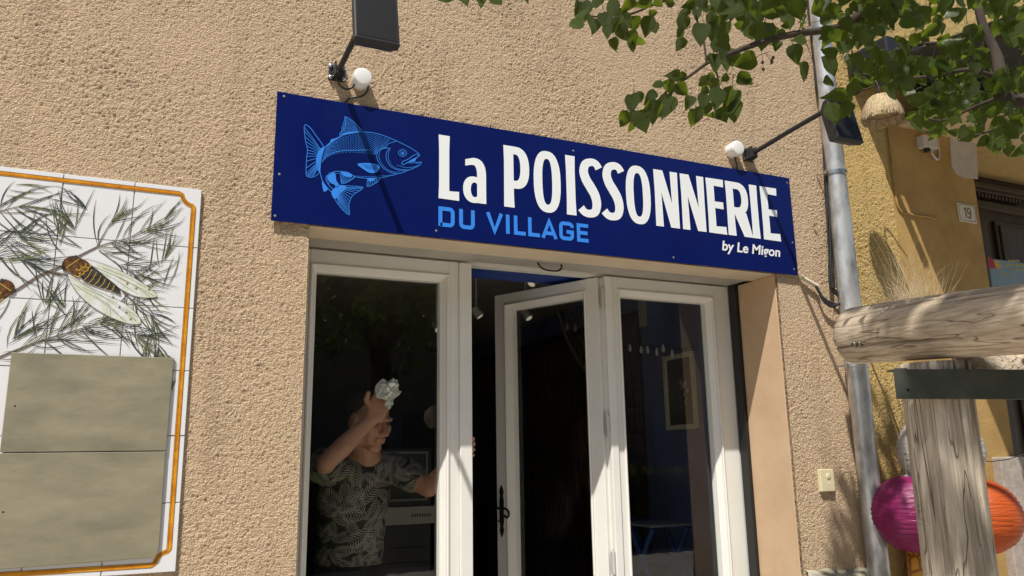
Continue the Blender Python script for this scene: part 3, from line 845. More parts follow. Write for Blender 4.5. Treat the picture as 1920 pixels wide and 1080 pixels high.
M_NDL1 = mat('dark needle glaze', srgb(58, 64, 58), 0.25); M_NDL2 = mat('olive needle glaze', srgb(104, 110, 72), 0.25)
M_TWG = mat('painted bark', srgb(135, 118, 108), 0.3, col2=srgb(88, 76, 70), vscale=160)
# border
e0, e1 = 0.0160, 0.0295; nr = 0.040
TZ0 = TZ1 - 6 * TS; TX0 = TX1 - 4 * TS
def border(off):
    x1, z1, z0 = TX1 - off, TZ1 - off, TZ0 + off
    n = nr - (off - e0)
    top = [(TX0 + .01, z1), (x1 - n - 0.012, z1), (x1 - n - 0.004, z1 - 0.006)]
    a = arcpts(x1 + 0.002, z1 + 0.002, n + 0.006, n + 0.006, 190, 260, 8)
    b = arcpts(x1 + 0.002, z0 - 0.002, n + 0.006, n + 0.006, 100, 170, 8)
    return top[:2] + a + [(x1, z1 - n - 0.010), (x1, z0 + n + 0.010)] + b + [(x1 - n - 0.012, z0), (TX0 + .01, z0)]
mid = border((e0 + e1) / 2)
mb = MB(); add_ribbon(mb, mid, e1 - e0, TP(0)); mb.build('painted_border', M_YEL, mural)
mb = MB()
for o_ in (e0, e1): add_ribbon(mb, border(o_), 0.0011, TP(0.0003))
add_ribbon(mb, border((e0 + e1) / 2 + .003), 0.0008, TP(0.0004))
mb.build('border_line', M_YDK, mural)
# branches and needles
rn = random.Random(12)
mt = MB(); m1 = MB(); m2 = MB(); cnt = [0]
def twig(pts, w0, w1):
    c = catmull(pts, 5); n = len(c); cnt[0] += 1
    add_ribbon(mt, [TZP(p.x, p.y) for p in c], [w0 + (w1 - w0) * i / (n - 1) for i in range(n)], TP(0.0003 + 0.00002 * cnt[0]))
def needle(x, y, a, l, bend):
    cnt[0] += 1
    c = []
    for i in range(6):
        t = i / 5; aa = a + bend * t
        c.append((x + l * t * math.cos(aa), y + l * t * math.sin(aa)))
    q = [TZP(*p) for p in c]
    if any(p[0] > TX1 - e1 - .004 or p[1] > TZ1 - e1 - .004 for p in q): return
    mm = m1 if rn.random() < 0.68 else m2
    add_ribbon(mm, q, [0.0009, 0.0024, 0.0029, 0.0026, 0.0017, 0.0003], TP(0.0003 + 0.0000012 * cnt[0]))
def spray(pts, n, l0, l1, sp=0.75, tuft=8):
    c = catmull(pts, 6)
    for i in range(int(n * .36)):
        k = rn.randrange(len(c) - 1); p = c[k]; d = c[k + 1] - p; a = math.atan2(d.y, d.x)
        s = rn.choice((-1, 1)); needle(p.x + rn.uniform(-6, 6), p.y + rn.uniform(-6, 6), a + s * rn.uniform(.25, sp + .45), rn.uniform(l0, l1) * 1.5, -s * rn.uniform(-.1, .75))
    p = c[-1]; d = c[-1] - c[-3]; a = math.atan2(d.y, d.x)
    for i in range(tuft): needle(p.x, p.y, a + rn.uniform(-.75, .75), rn.uniform(l0, l1) * 1.35, rn.uniform(-.4, .4))
B = [([(-60, 790), (80, 715), (200, 640), (320, 590)], .008, .0075), ([(250, 620), (320, 632), (380, 650)], .0065, .003), ([(380, 550), (440, 520), (490, 495)], .006, .005), ([(490, 495), (520, 440), (560, 370)], .004, .002),
     ([(490, 495), (570, 470), (650, 450), (740, 415)], .004, .0025), ([(500, 510), (580, 570), (680, 640)], .003, .0015), ([(620, 720), (700, 790), (760, 830)], .004, .002),
     ([(-20, 1060), (100, 1010), (220, 965), (340, 930), (500, 880)], .0065, .003), ([(340, 930), (420, 930), (480, 940)], .003, .002), ([(-80, 330), (10, 310), (90, 290)], .004, .002),
     ([(-100, 480), (0, 470), (100, 470)], .003, .002), ([(-100, 560), (0, 540), (110, 520)], .003, .002)]
for p, a, b in B: twig(p, a, b)
spray([(560, 370), (540, 400), (520, 440), (490, 495)][::-1], 34, 90, 190)
spray([(490, 495), (570, 470), (650, 450), (740, 415)], 60, 90, 190)
spray([(740, 415), (790, 385), (830, 360)], 46, 90, 170, .9, 12)
spray([(680, 640), (760, 620), (830, 560)], 34, 90, 170)
spray([(500, 510), (580, 570), (680, 640)], 30, 90, 170)
spray([(640, 720), (740, 720), (840, 700)], 30, 90, 160)
spray([(620, 720), (700, 790), (760, 830)], 44, 90, 170, .9, 14)
spray([(760, 830), (760, 920), (800, 1000)], 50, 90, 170, 1.0, 14)
spray([(800, 1000), (850, 1080), (890, 1160)], 44, 60, 120, .9, 10)
spray([(340, 560), (300, 480), (300, 430)], 12, 90, 170, .5, 6)
spray([(430, 520), (390, 440), (380, 400)], 22, 90, 190, .6, 8)
spray([(480, 440), (470, 360), (440, 300)], 20, 90, 180, .6, 8)
spray([(-80, 330), (10, 310), (90, 290)], 50, 120, 260, .8, 12)
spray([(0, 300), (30, 230), (80, 180)], 18, 90, 170, .6, 6)
spray([(-100, 480), (0, 470), (100, 450)], 40, 110, 230, .6, 10)
spray([(-100, 560), (0, 540), (110, 560)], 36, 110, 230, .6, 10)
spray([(100, 1010), (220, 965), (340, 930)], 50, 110, 260, .8, 0)
spray([(340, 930), (420, 900), (500, 880)], 40, 100, 200, .8, 10)
spray([(500, 880), (600, 900), (690, 940)], 36, 90, 190, .8, 12)
spray([(180, 960), (210, 850), (230, 780)], 14, 90, 170, .5, 6)
spray([(-20, 1060), (20, 1020), (70, 960)], 22, 90, 190, .6, 8)
spray([(350, 920), (350, 850), (330, 800)], 12, 80, 150, .5, 6)
tag(mt.build('painted_branch', M_TWG, mural), kind='stuff'); tag(m1.build('painted_needles', M_NDL1, mural), kind='stuff'); tag(m2.build('painted_needles', M_NDL2, mural), kind='stuff')
# cicadas
M_CB = mat('painted cicada brown', srgb(120, 86, 54), 0.25, col2=srgb(60, 40, 28), vscale=90)
M_CD = mat('painted cicada black', srgb(38, 36, 34), 0.25, col2=srgb(80, 78, 74), vscale=60)
M_CY = mat('painted cicada yellow', srgb(205, 165, 70), 0.25)
M_CW = mat('painted cicada wing', srgb(222, 224, 224), 0.2, col2=srgb(202, 205, 186), vscale=22, fac=(.42, .6))
M_CV = mat('painted wing vein', srgb(120, 122, 92), 0.3)
def cicada(dx, dy):
    T = lambda pts: [(p[0] + dx, p[1] + dy) for p in pts]
    def fill(pts, M, y, name, k=5):
        mb = MB(); c = catmull(T(pts), k, True); mb.poly([[TZP(p.x, p.y) for p in c]], TP(y)); mb.build(name, M, mural)
    w1 = [(425, 560), (520, 580), (640, 630), (740, 690), (795, 738), (760, 752), (680, 742), (600, 700), (520, 640)]
    w2 = [(345, 630), (380, 710), (460, 790), (560, 850), (650, 882), (712, 880), (690, 830), (630, 780), (540, 740), (440, 690)]
    fill(w1, M_CW, .0012, 'painted_wing'); fill(w2, M_CW, .0013, 'painted_wing')
    mv = MB()
    for q in (w1, w2):
        c = catmull(T(q), 5, True); add_ribbon(mv, [TZP(p.x, p.y) for p in c + [c[0]]], .0011, TP(.0015))
    for s, e in (((430, 575), (780, 742)), ((440, 590), (700, 735)), ((520, 600), (740, 700)), ((600, 650), (760, 748)), ((350, 640), (690, 870)), ((370, 680), (640, 872)), ((420, 700), (700, 850)), ((480, 740), (620, 860)), ((540, 770), (560, 850)), ((600, 800), (690, 870))):
        add_ribbon(mv, [TZP(s[0] + dx, s[1] + dy), TZP((s[0] + e[0]) / 2 + 8 + dx, (s[1] + e[1]) / 2 - 6 + dy), TZP(e[0] + dx, e[1] + dy)], .0008, TP(.0016))
    for (x, y) in ((645, 680), (690, 705), (755, 710), (605, 800), (640, 828), (662, 860), (575, 752)):
        mv.poly([[TZP(x + dx + 6 * math.cos(t), y + dy + 6 * math.sin(t)) for t in np.linspace(0, 6.2, 9)[:-1]]], TP(.0017))
    mv.build('painted_vein', M_CV, mural)
    fill([(400, 610), (460, 590), (540, 650), (600, 700), (608, 735), (560, 715), (480, 690), (420, 660)], M_CD, .0019, 'painted_body')
    ms = MB()
    for k in range(6):
        t = k / 6; x = 440 + 150 * t; y = 640 + 80 * t; h = 44 - 24 * t
        add_ribbon(ms, [TZP(x + dx - h * .45, y + dy + h * .62), TZP(x + dx + 6, y + dy + 4), TZP(x + dx + h * .6, y + dy - h * .75)], .0017, TP(.0021))
    ms.build('painted_stripe', M_CY, mural)
    fill([(345, 590), (360, 560), (400, 550), (450, 575), (450, 610), (415, 640), (385, 640), (350, 620)], M_CB, .0022, 'painted_body')
    fill([(312, 585), (330, 555), (370, 540), (400, 552), (400, 580), (370, 605), (335, 620), (315, 605)], M_CB, .0023, 'painted_head')
    ms = MB()
    for (x, y) in ((392, 632), (412, 622), (432, 605), (446, 586), (398, 600), (420, 586)):
        c = [(x + dx + 15 * math.cos(t), y + dy + 13 * math.sin(t)) for t in np.linspace(-.6, 2.8, 8)]
        add_ribbon(ms, [TZP(*p) for p in c], .0022, TP(.0025))
    add_ribbon(ms, [TZP(335 + dx, 600 + dy), TZP(380 + dx, 570 + dy), TZP(402 + dx, 556 + dy)], .002, TP(.0026))
    ms.build('painted_stripe', M_CY, mural)
    ms = MB()
    for (x, y) in ((322, 600), (383, 548)): ms.poly([[TZP(x + dx + 11 * math.cos(t), y + dy + 11 * math.sin(t)) for t in np.linspace(0, 6.2, 12)[:-1]]], TP(.0027))
    ms.build('painted_eye', M_CD, mural)
cicada(0, 0)
def mirror_cicada():
    global TZP
    old = TZP
    TZP = lambda u, v: old(78 - (u - 312) * 0.95 if True else u, v + 118)
    cicada(0, 0); TZP = old
mirror_cicada()
# the two blank plates fixed over the mural
M_PLATE = mat('grey-green stone plate', srgb(148, 141, 116), 0.5, col2=srgb(120, 115, 96), vscale=5, stretch=(1, 1, 2.2), bump=0.0022, bscale=9, fac=(.35, .7))
YL = YT - 0.0045
ptop = [W(22, 661, YL), W(326, 672, YL), W(311, 846, YL), W(0, 853, YL)]
xl, xr_, zt, zm, zb = ptop[0].x, ptop[1].x, ptop[0].z, ptop[2].z, W(0, 1065, YL).z
def plate(pts, label, seed):
    mb = MB(); mb.prism(pts, lambda a, b: Vector((a, YL, b)), lambda a, b: Vector((a, YL - 0.007, b)))
    return mb
p1 = [(xl, zt), (xl, zm + .0015), (xr_ - .003, zm + .002), (xr_, zt)]
pl1 = solo(plate(p1, '', 1), 'stone_plate', M_PLATE, 'upper of two blank grey-green plates fixed over the tile mural', 'stone plate', 'blank plates on the mural', bevel=0.0015)
p2 = [(xl, zm - .0015), (xl, zb - .004), (xr_ - .022, zb + .004), (xr_ - .008, zb + .010), (xr_ - .003, zb + .026), (xr_ - .004, zm - .001)]
pl2 = solo(plate(p2, '', 2), 'stone_plate', M_PLATE, 'lower of two blank grey-green plates, with one rounded corner', 'stone plate', 'blank plates on the mural', bevel=0.0015)
for par, (px, py) in ((pl1, (28, 761)), (pl2, (6, 960))):
    c = W(px, py, YL - .007); mb = MB(); mb.lathe([(0.0028, 0), (0.002, 0.0006)], (c.x, YL - .0072, c.z), axis=(0, -1, 0), n=10)
    mb.build('fixing_hole', M_BLACK, par)
# ================================================================== wall lamps over the sign
def wall_lamp(bp, L, rise, label, hw, hh, drop):
    """bp: bracket centre on the wall; arm runs out from the wall; the head hangs at its end"""
    t = thing('wall_lamp', label, 'wall lamp', bp, 'black lamps over the shop sign')
    b = Vector(bp)
    mb = MB()
    mb.box(b.x - 0.030, b.x + 0.030, -0.014, -0.004, b.z - 0.030, b.z + 0.030)
    mb.box(b.x - 0.017, b.x - 0.010, -0.055, -0.013, b.z - 0.026, b.z + 0.026); mb.box(b.x + 0.010, b.x + 0.017, -0.055, -0.013, b.z - 0.026, b.z + 0.026)
    mb.box(b.x - 0.0098, b.x + 0.0098, -0.058, -0.0145, b.z - 0.022, b.z + 0.010)
    mb.build('bracket', M_LAMP, t, bevel=0.002)
    for sx in (-1, 1):
        for sz in (-1, 1):
            mb = MB(); mb.lathe([(0.007, 0), (0.007, 0.004), (0.004, 0.006)], (b.x + sx * 0.0235, -0.0145, b.z + sz * 0.022), axis=(0, -1, 0), n=8)
            mb.build('bolt', M_STEEL, t, smooth=True, angle=40)
    e = Vector((b.x, -L, b.z + rise))
    mb = MB(); mb.tube([Vector((b.x, -0.03, b.z - 0.004)), b.lerp(e, 0.5), e], 0.0105, 12)
    mb.build('arm', M_LAMP, t, smooth=True, angle=50)
    # floodlight head: flat box tapering to its back, hung below the arm end
    hx = b.x
    c = e + Vector((-0.004, -0.012, -drop))
    th = rad(12)
    R_ = Matrix.Translation(c) @ Matrix.Rotation(-th, 4, 'X')
    w, h = hw / 2, hh / 2
    def ring(y, k): return [R_ @ Vector((sx * w * k, y, sz * h * k)) for sx, sz in ((-1, -1), (1, -1), (1, 1), (-1, 1))]
    mb = MB(); rings = [ring(-0.026, .97), ring(-0.022, 1.0), ring(-0.004, 1.0), ring(0.03, .80), ring(0.034, .76)]
    vs = [v for r in rings for v in r]
    fs = [(3, 2, 1, 0), (16, 17, 18, 19)]
    for i in range(4):
        for k in range(4): fs.append((i * 4 + k, i * 4 + (k + 1) % 4, i * 4 + 4 + (k + 1) % 4, i * 4 + 4 + k))
    mb.add(vs, fs)
    hd = mb.build('lamp_head', M_LAMP, t, bevel=0.003)
    mb = MB(); mb.add([R_ @ Vector((sx * w * .88, -0.0272, sz * h * .88)) for sx, sz in ((-1, -1), (1, -1), (1, 1), (-1, 1))], [(0, 1, 2, 3)])
    mb.build('lamp_glass', M_LGLASS, hd)
    mb = MB(); up = R_ @ Vector((0, 0.005, h))
    mb.box(e.x - 0.03, e.x + 0.03, e.y - 0.018, e.y + 0.012, up.z - 0.004, max(up.z + 0.02, e.z + 0.012))
    mb.build('knuckle', M_LAMP, t, bevel=0.002)
    return t
bL = W(634, 133, -0.03); bR = W(1408, 288, -0.03)
c1, c2 = W(664, -6, -0.47), W(746, 101, -0.47)
lampL = wall_lamp((bL.x, -0.002, bL.z), 0.54, 0.0, 'near black wall lamp above the fish emblem of the sign', 0.138, 0.185, 0.092)
lampR = wall_lamp((bR.x, -0.002, bR.z), 0.54, 0.024, 'far black wall lamp reaching past the downpipe above the end of the lettering', 0.138, 0.185, 0.092)
# round white junction boxes and their cables
def jbox(px, py, label):
    c = W(px, py, -0.055)
    mb = MB(); mb.lathe([(0.0325, 0.003), (0.0335, 0.008), (0.0335, 0.034), (0.0315, 0.036), (0.0345, 0.038), (0.0345, 0.052), (0.031, 0.059), (0.024, 0.061)], (c.x, 0, c.z), axis=(0, -1, 0), n=28)
    o = mb.build('junction_box', M_WPLAST, None, smooth=True, angle=35)
    tag(o, label, 'junction box', 'round white junction boxes')
    return c
jL = jbox(681, 143, 'round white junction box beside the near wall lamp bracket')
jR = jbox(1384, 277, 'round white junction box beside the far wall lamp bracket')
def cable(pts, r, label, M=M_CABLE, k=6, cat='cable'):
    mb = MB(); mb.tube(catmull(pts, k), r, 8)
    return solo(mb, 'cable', M, label, cat, smooth=True, angle=50)
cable([W(630, 146, -.03), W(636, 158, -.022), W(648, 167, -.02), W(660, 164, -.02), W(667, 155, -.03)], 0.0036, 'short black cable looping from near lamp bracket to junction box')
cable([W(690, 158, -.03), W(689, 170, -.022), W(679, 180, -.02), W(662, 183, -.018), W(652, 187, -.014), W(646, 197, -.006)], 0.0036, 'black cable curling from near junction box down behind the sign')
cable([W(1376, 290, -.03), W(1379, 300, -.02), W(1382, 310, -.014), W(1381, 322, -.006)], 0.003, 'thin black cable hanging from far junction box to the sign')
cable([W(1395, 288, -.03), W(1399, 299, -.022), W(1406, 300, -.022), W(1408, 294, -.03)], 0.003, 'tiny black cable loop under the far lamp bracket')

# ================================================================== downpipe, cables, bell
PXc, PYc, PR = 2.942, -0.066, 0.046
pipe = thing('downpipe', 'galvanised zinc downpipe on the wall between the beige and ochre houses', 'downpipe', (PXc, PYc, 0))
mb = MB()
zj = W(1590, 470, PYc).z
def ringtube(z0, z1, r0, r1): mb.lathe([(r0, z0), (r1, z1)], (PXc, PYc, 0), n=28)
ringtube(0.02, 1.84, PR, PR); mb.build('pipe', M_GALV, pipe, smooth=True, angle=50)
mb = MB(); ringtube(1.80, 2.70, PR + .0022, PR + .002);
mb.build('pipe', M_GALV, pipe, smooth=True, angle=50)
mb = MB(); ringtube(2.66, 6.0, PR, PR); mb.build('pipe', M_GALV, pipe, smooth=True, angle=50)
for px, py in ((1545, 62), (1572, 330), (1617, 690)):
    z = W(px, py, PYc).z
    mb = MB(); mb.lathe([(PR + .001, 0), (PR + .006, .001), (PR + .006, .017), (PR + .001, .018)], (PXc, PYc, z), n=28)
    mb.box(PXc - PR - .022, PXc - PR - .001, PYc - .006, PYc + .006, z + .001, z + .017)
    mb.tube([(PXc - PR - .015, PYc, z + .009), (PXc - PR - .015, -0.004, z + .009)], 0.004, 6)
    mb.build('clamp', M_STEEL if py == 330 else M_GALV, pipe, smooth=True, angle=40)
cx_ = PXc - PR - 0.014
rc = random.Random(8)
for k in range(4):
    pts = []
    for py in (-30, 60, 150, 240, 330, 420, 500, 540):
        px = np.interp(py, [-30, 60, 300, 540], [1514, 1522, 1548, 1560]) + rc.uniform(-3.5, 3.5)
        pts.append(W(px, py, -0.03 - 0.006 * k))
    if k < 3:
        pts += [W(1572 + k * 2, 555, -.04), W(1573 + 2 * k, 568, -.045), W(1560 + k, 575 - 3 * k, -.042), W(1545, 565 - 3 * k, -.038), W(1536, 548 - k, -.032), W(1528, 533, -.026)]
    cable(pts, 0.0062 if k < 2 else 0.0045, ['thick black cable running down beside the zinc downpipe, nearest the wall', 'thick black cable beside the downpipe, second from the wall', 'thin black cable of the bundle beside the downpipe with the lower loop',
                  'outermost thin black cable beside the downpipe ending straight'][k], k=5)
# wrapped cable end below the sign corner
p0, p1 = W(1503, 520, -.02), W(1535, 538, -.028)
mb = MB()
for i in range(40):
    pass
pts = []; rs = []
for i in range(90):
    t = i / 89; c = p0.lerp(p1, t); pts.append(c); rs.append(0.0085 + 0.0016 * math.sin(i * 1.9) - (0.004 if i < 3 or i > 86 else 0))
mb.tube(pts, rs, 10)
solo(mb, 'cable_wrap', mat('cream cord', (0.66, 0.58, 0.42), 0.9, var=0.25, vscale=120), 'cream cord wound round cable ends below the sign corner', 'cord', smooth=True)
mb = MB(); nl = W(1526, 424, -.012)
mb.tube([(nl.x, 0.0, nl.z), (nl.x, -0.02, nl.z + .001)], 0.0022, 6)
mb.tube([Vector((nl.x + .007 * math.cos(t), -0.022, nl.z + .007 + .007 * math.sin(t))) for t in np.linspace(-1.57, 4.2, 14)], 0.0018, 6)
solo(mb, 'eye_hook', mat('rusty iron', (0.10, 0.06, 0.04), 0.7, var=0.4, vscale=200), 'small rusty eye hook screwed in the wall right of the sign', 'hook', smooth=True)
a, b = W(1537, 880, -.022), W(1566, 921, -.022)
bell = thing('doorbell', 'cream doorbell button box on the wall left of the downpipe', 'doorbell', ((a.x + b.x) / 2, 0, b.z))
mb = MB(); mb.box(a.x, b.x, -0.024, -0.001, b.z, a.z); mb.build('housing', M_CREAMPL, bell, bevel=0.003, seg=3)
mb = MB(); c = W(1553, 893, -.024); mb.lathe([(0.0125, 0), (0.0125, 0.0025), (0.0112, 0.0032)], (c.x, -0.0238, c.z), axis=(0, -1, 0), n=20); mb.build('button', M_CREAMPL, bell, smooth=True, angle=40)
mb = MB(); mb.box(c.x - .009, c.x + .009, -0.0246, -0.0238, c.z - .035, c.z - .026); mb.build('name_plate', mat('pale name strip', (.7, .66, .5), .3), bell)

# ================================================================== ochre house next door
ochre = thing('ochre_house', 'ochre rendered house with number 19 beside the recessed brown door', 'building', (4.5, 0, 0))
OX0, OX1, OX2, OXE = 3.02, 3.385, 4.045, 6.2
stucco_obj('wall', [stucco_patch([OX0 + .006, OX1], [1.0, 4.6], 0.005, 0.0075, 40)], M_OCHRE, ochre)
stucco_obj('wall', [stucco_patch([OX1, 6.2], [3.31, 5.4], 0.010, 0.008, 41)], M_OCHRE, ochre)
mb = MB(); mb.box(OX0 + .012, OX2, 0.012, 0.5, 0, 3.36); mb.box(OX0 + .012, OXE, 0.0121, 0.5, 3.3605, 6.2); mb.box(OX0 + 0.012, OX1 - .001, -0.002, 0.0118, 0, 0.999)
mb.build('wall_body', M_OCHRE, ochre)
mb = MB(); mb.box(OX1 + .0005, OX2 + .001, -0.006, 0.0115, 0.0, 3.30); mb.build('door_surround', M_OCHSM, ochre, bevel=0.004)
# canopy slab over the door
mb = MB(); mb.box(3.49, OXE, -0.36, -0.0065, 3.275, 3.30); mb.build('canopy', mat('beige canopy board', (0.55, 0.42, 0.25), 0.85, var=0.15), ochre, bevel=0.003)
mb = MB(); mb.box(OX2 - .03, OXE, 0.501, 0.56, 0, 3.45)
M_DOOR = mat('dark brown door wood', (0.060, 0.042, 0.024), 0.55, col2=(0.035, 0.024, 0.013), vscale=9, stretch=(3, 3, .5), bump=0.001, bscale=60)
mb.build('door', M_DOOR, ochre)
mb = MB(); zc = W(1880, 372, .47).z
mb.box(OX2 - .02, OXE, 0.42, 0.4995, zc + 0.03, zc + 0.06); mb.box(OX2 - .02, OXE, 0.445, 0.4994, zc + 0.01, zc + 0.0295); mb.box(OX2 - .02, OXE, 0.45, 0.4993, zc - 0.10, zc - 0.05)
cor = mb.build('door_cornice', M_DOOR, ochre, bevel=0.004)
for k in range(34):
    mb = MB(); x = OX2 - .01 + k * 0.034; mb.box(x, x + 0.02, 0.452, 0.4985, zc - 0.022, zc + 0.006); mb.build('dentil', M_DOOR, cor)
for k in range(3):
    x = OX2 + 0.03 + k * 0.42
    for (z0, z1) in ((zc - 0.62, zc - 0.16), (0.9, zc - 0.72), (0.2, 0.8)):
        mb = MB(); mb.box(x, x + 0.34, 0.478, 0.4992, z0, z1); mb.box(x + .03, x + 0.31, 0.466, 0.4775, z0 + .03, z1 - .03)
        mb.build('door_panel', M_DOOR, ochre, bevel=0.008)
# pale stone at the jamb foot and an unpainted patch up the wall
a = W(1868, 857, -.03)
mb = MB(); mb.box(a.x, a.x + 0.33, -0.05, 0.2, 0.0, a.z); mb.build('jamb_stone', mat('pale pinkish stone', (0.42, 0.36, 0.31), 0.9, var=0.25, vscale=30, bump=0.002, bscale=80), ochre, bevel=0.006)
pa = [(1779, 258), (1829, 264), (1832, 336), (1806, 333), (1792, 326), (1783, 312)]
pp = [W(px, py, -.006) for px, py in pa]
mb = MB(); mb.prism([(p.x, p.z) for p in pp], lambda u, v: Vector((u, -.0062, v)), lambda u, v: Vector((u, -.012, v)))
mb.build('plaster_patch', mat('old white plaster', (0.50, 0.44, 0.38), 0.95, var=0.15, vscale=20, bump=0.002, bscale=60), ochre)
a, b = W(1724, 254, -.03), W(1754, 282, -.03)
eb = thing('electric_box', 'small white electric box under the canopy of the ochre house', 'electric box', ((a.x + b.x) / 2, -.006, b.z))
mb = MB(); mb.box(a.x, b.x, -0.05, -0.0065, b.z, a.z); mb.build('housing', mat('dirty white plastic', (.55, .5, .45), .5, var=.1), eb, bevel=.004)
mb = MB(); mb.tube(catmull([(b.x - .04, -.03, b.z + .004), (b.x - .03, -.032, b.z - .03), (b.x + .02, -.02, b.z - .045), (b.x + .05, -.012, b.z - .01), (b.x + .055, -.010, b.z + .1)], 6), .006, 8); mb.build('cable', mat('dirty white plastic', (.5, .5, .5)), eb, smooth=True)
mb = MB(); mb.tube([(a.x + .04, -.03, b.z + .001), (a.x + .045, -.032, b.z - .018)], .016, 10); mb.build('gland', M_BLACK, eb, smooth=True, angle=40)
M_PCAB = mat('painted cable ochre', (0.40, 0.25, 0.08), 0.8, var=.2)
cable([W(1665, 236, -.012), W(1672, 300, -.012), W(1679, 360, -.012), W(1683, 385, -.012), W(1692, 398, -.012), W(1712, 403, -.012), W(1735, 406, -.013), W(1757, 411, -.016)], .006, 'ochre painted cable bending on the wall above the dry grass', M_PCAB)
# number plate
a, b = W(1795, 383, -.012), W(1832, 416, -.012)
npl = thing('house_number_plate', 'small cream plate with the number 19 on the ochre wall', 'number plate', ((a.x + b.x) / 2, -.006, b.z))
w_, h_ = (b.x - a.x), 0.105
cz = (a.z + b.z) / 2
mb = MB(); mb.box(a.x, b.x, -.013, -.0065, cz - h_ / 2, cz + h_ / 2); mb.build('plate', mat('cream enamel', (.62, .56, .40), .35, var=.08), npl, bevel=.003)
mb = MB(); cx = (a.x + b.x) / 2
oo = half_ell(cx, cz, w_ / 2 - .006, h_ / 2 - .006, 0, 350, 40, 7); ii = half_ell(cx, cz, w_ / 2 - .009, h_ / 2 - .009, 0, 350, 40, 7)
mb.poly([oo, ii], lambda u, v: Vector((u, -.0136, v))); mb.build('border', mat('brown enamel', (.14, .07, .03), .4), npl)
mb = MB(); g19 = lambda y: (lambda u, v: Vector((cx + u, y, cz + v)))
add_ribbon(mb, [(-.013, -.031), (-.013, .031)], .0085, g19(-.0137)); add_ribbon(mb, [(-.026, .017), (-.013, .029)], .007, g19(-.0139)); mb.build('digit', mat('brown enamel', (.1, .05, .02)), npl)
mb = MB(); add_ribbon(mb, [(.013 + .0125 * math.cos(t), .013 + .0150 * math.sin(t)) for t in np.linspace(0, 2 * math.pi, 22)], .008, g19(-.0137))
add_ribbon(mb, [(.0255, .013), (.0245, -.010), (.018, -.026), (.008, -.0275), (.001, -.019)], .008, g19(-.0139)); mb.build('digit', mat('brown enamel', (.1, .05, .02)), npl)
# dark folding awning above the door
aw = thing('awning', 'dark folded awning with metal arms above the ochre house door', 'awning', (4.6, 0, 3.35))
M_AWN = mat('dark awning metal', (0.02, 0.02, 0.022), 0.45); M_AWF = mat('dark awning cloth', (0.03, 0.028, 0.026), 0.9, var=.3)
mb = MB(); mb.box(3.16, OXE, -0.26, -0.012, 3.48, 3.60); mb.build('cassette', M_AWN, aw, bevel=.01)
mb = MB(); mb.prism([(-.20, 3.50), (-.86, 3.40), (-.86, 3.404), (-.20, 3.504)], lambda u, v: Vector((3.22, u, v)), lambda u, v: Vector((OXE, u, v))); mb.build('cloth', M_AWF, aw)
mb = MB(); mb.box(3.16, 3.20, -0.40, -0.20, 3.44, 3.475); mb.build('arm', M_AWN, aw, bevel=.004)
mb = MB(); mb.box(3.201, OXE, -0.90, -0.861, 3.375, 3.415); mb.build('front_bar', M_AWN, aw, bevel=.005)
mb = MB(); mb.tube([(3.5, -.2, 3.46), (4.2, -.5, 3.40)], .02, 8); mb.tube([(4.2, -.5, 3.40), (3.6, -.86, 3.375)], .02, 8); mb.build('arm', M_AWN, aw, smooth=True, angle=50)

# ---- straw lampshade
ls = W(1650, 182, -0.30); lr = W(1651, 228, -0.30)
shade = thing('straw_lampshade', 'pale straw pendant lampshade hanging beside the far wall lamp', 'lampshade', (ls.x, ls.y, lr.z))
rs_ = random.Random(6)
M_STRAW = mat('dry straw', (0.56, 0.45, 0.28), 0.9, col2=(0.36, 0.26, 0.14), vscale=70)
mb = MB()
prof = [(0.042, 0.0), (0.053, -0.01), (0.073, -0.045), (0.084, -0.076), (0.088, -0.102)]
for i in range(900):
    th = rs_.uniform(0, 2 * math.pi); k0 = rs_.choice((0, 0, 1, 2)); pts = []
    dth = rs_.uniform(-.08, .08); ex = rs_.uniform(-.004, .006)
    for j in range(k0, 5):
        r, h = prof[j]; a_ = th + dth * j / 4
        pts.append(Vector((ls.x + (r + ex) * math.cos(a_), ls.y + (r + ex) * math.sin(a_), ls.z + h + (rs_.uniform(-.018, .008) if j == 4 else 0))))
    tn = Vector((-math.sin(th), math.cos(th), 0)) * 0.0016
    v = []
    for p in pts: v += [p - tn, p + tn]
    mb.add(v, [(2 * q, 2 * q + 1, 2 * q + 3, 2 * q + 2) for q in range(len(pts) - 1)])
tag(mb.build('straw', M_STRAW, shade, recalc=False), kind='stuff')
mb = MB(); mb.lathe([(0.026, 0.004), (0.044, -0.004), (0.068, -0.045), (0.078, -0.08)], ls, n=20); mb.build('shade_core', mat('shade core straw', (.42, .32, .18), .9, var=.3, vscale=40), shade, smooth=True)
mb = MB(); mb.tube(catmull([ls, ls + Vector((0, 0, .05)), ls + Vector((.02, .02, .12)), Vector((ls.x + .05, ls.y - .08, 3.445))], 5), .004, 6); mb.build('cord', M_CABLE, shade, smooth=True)

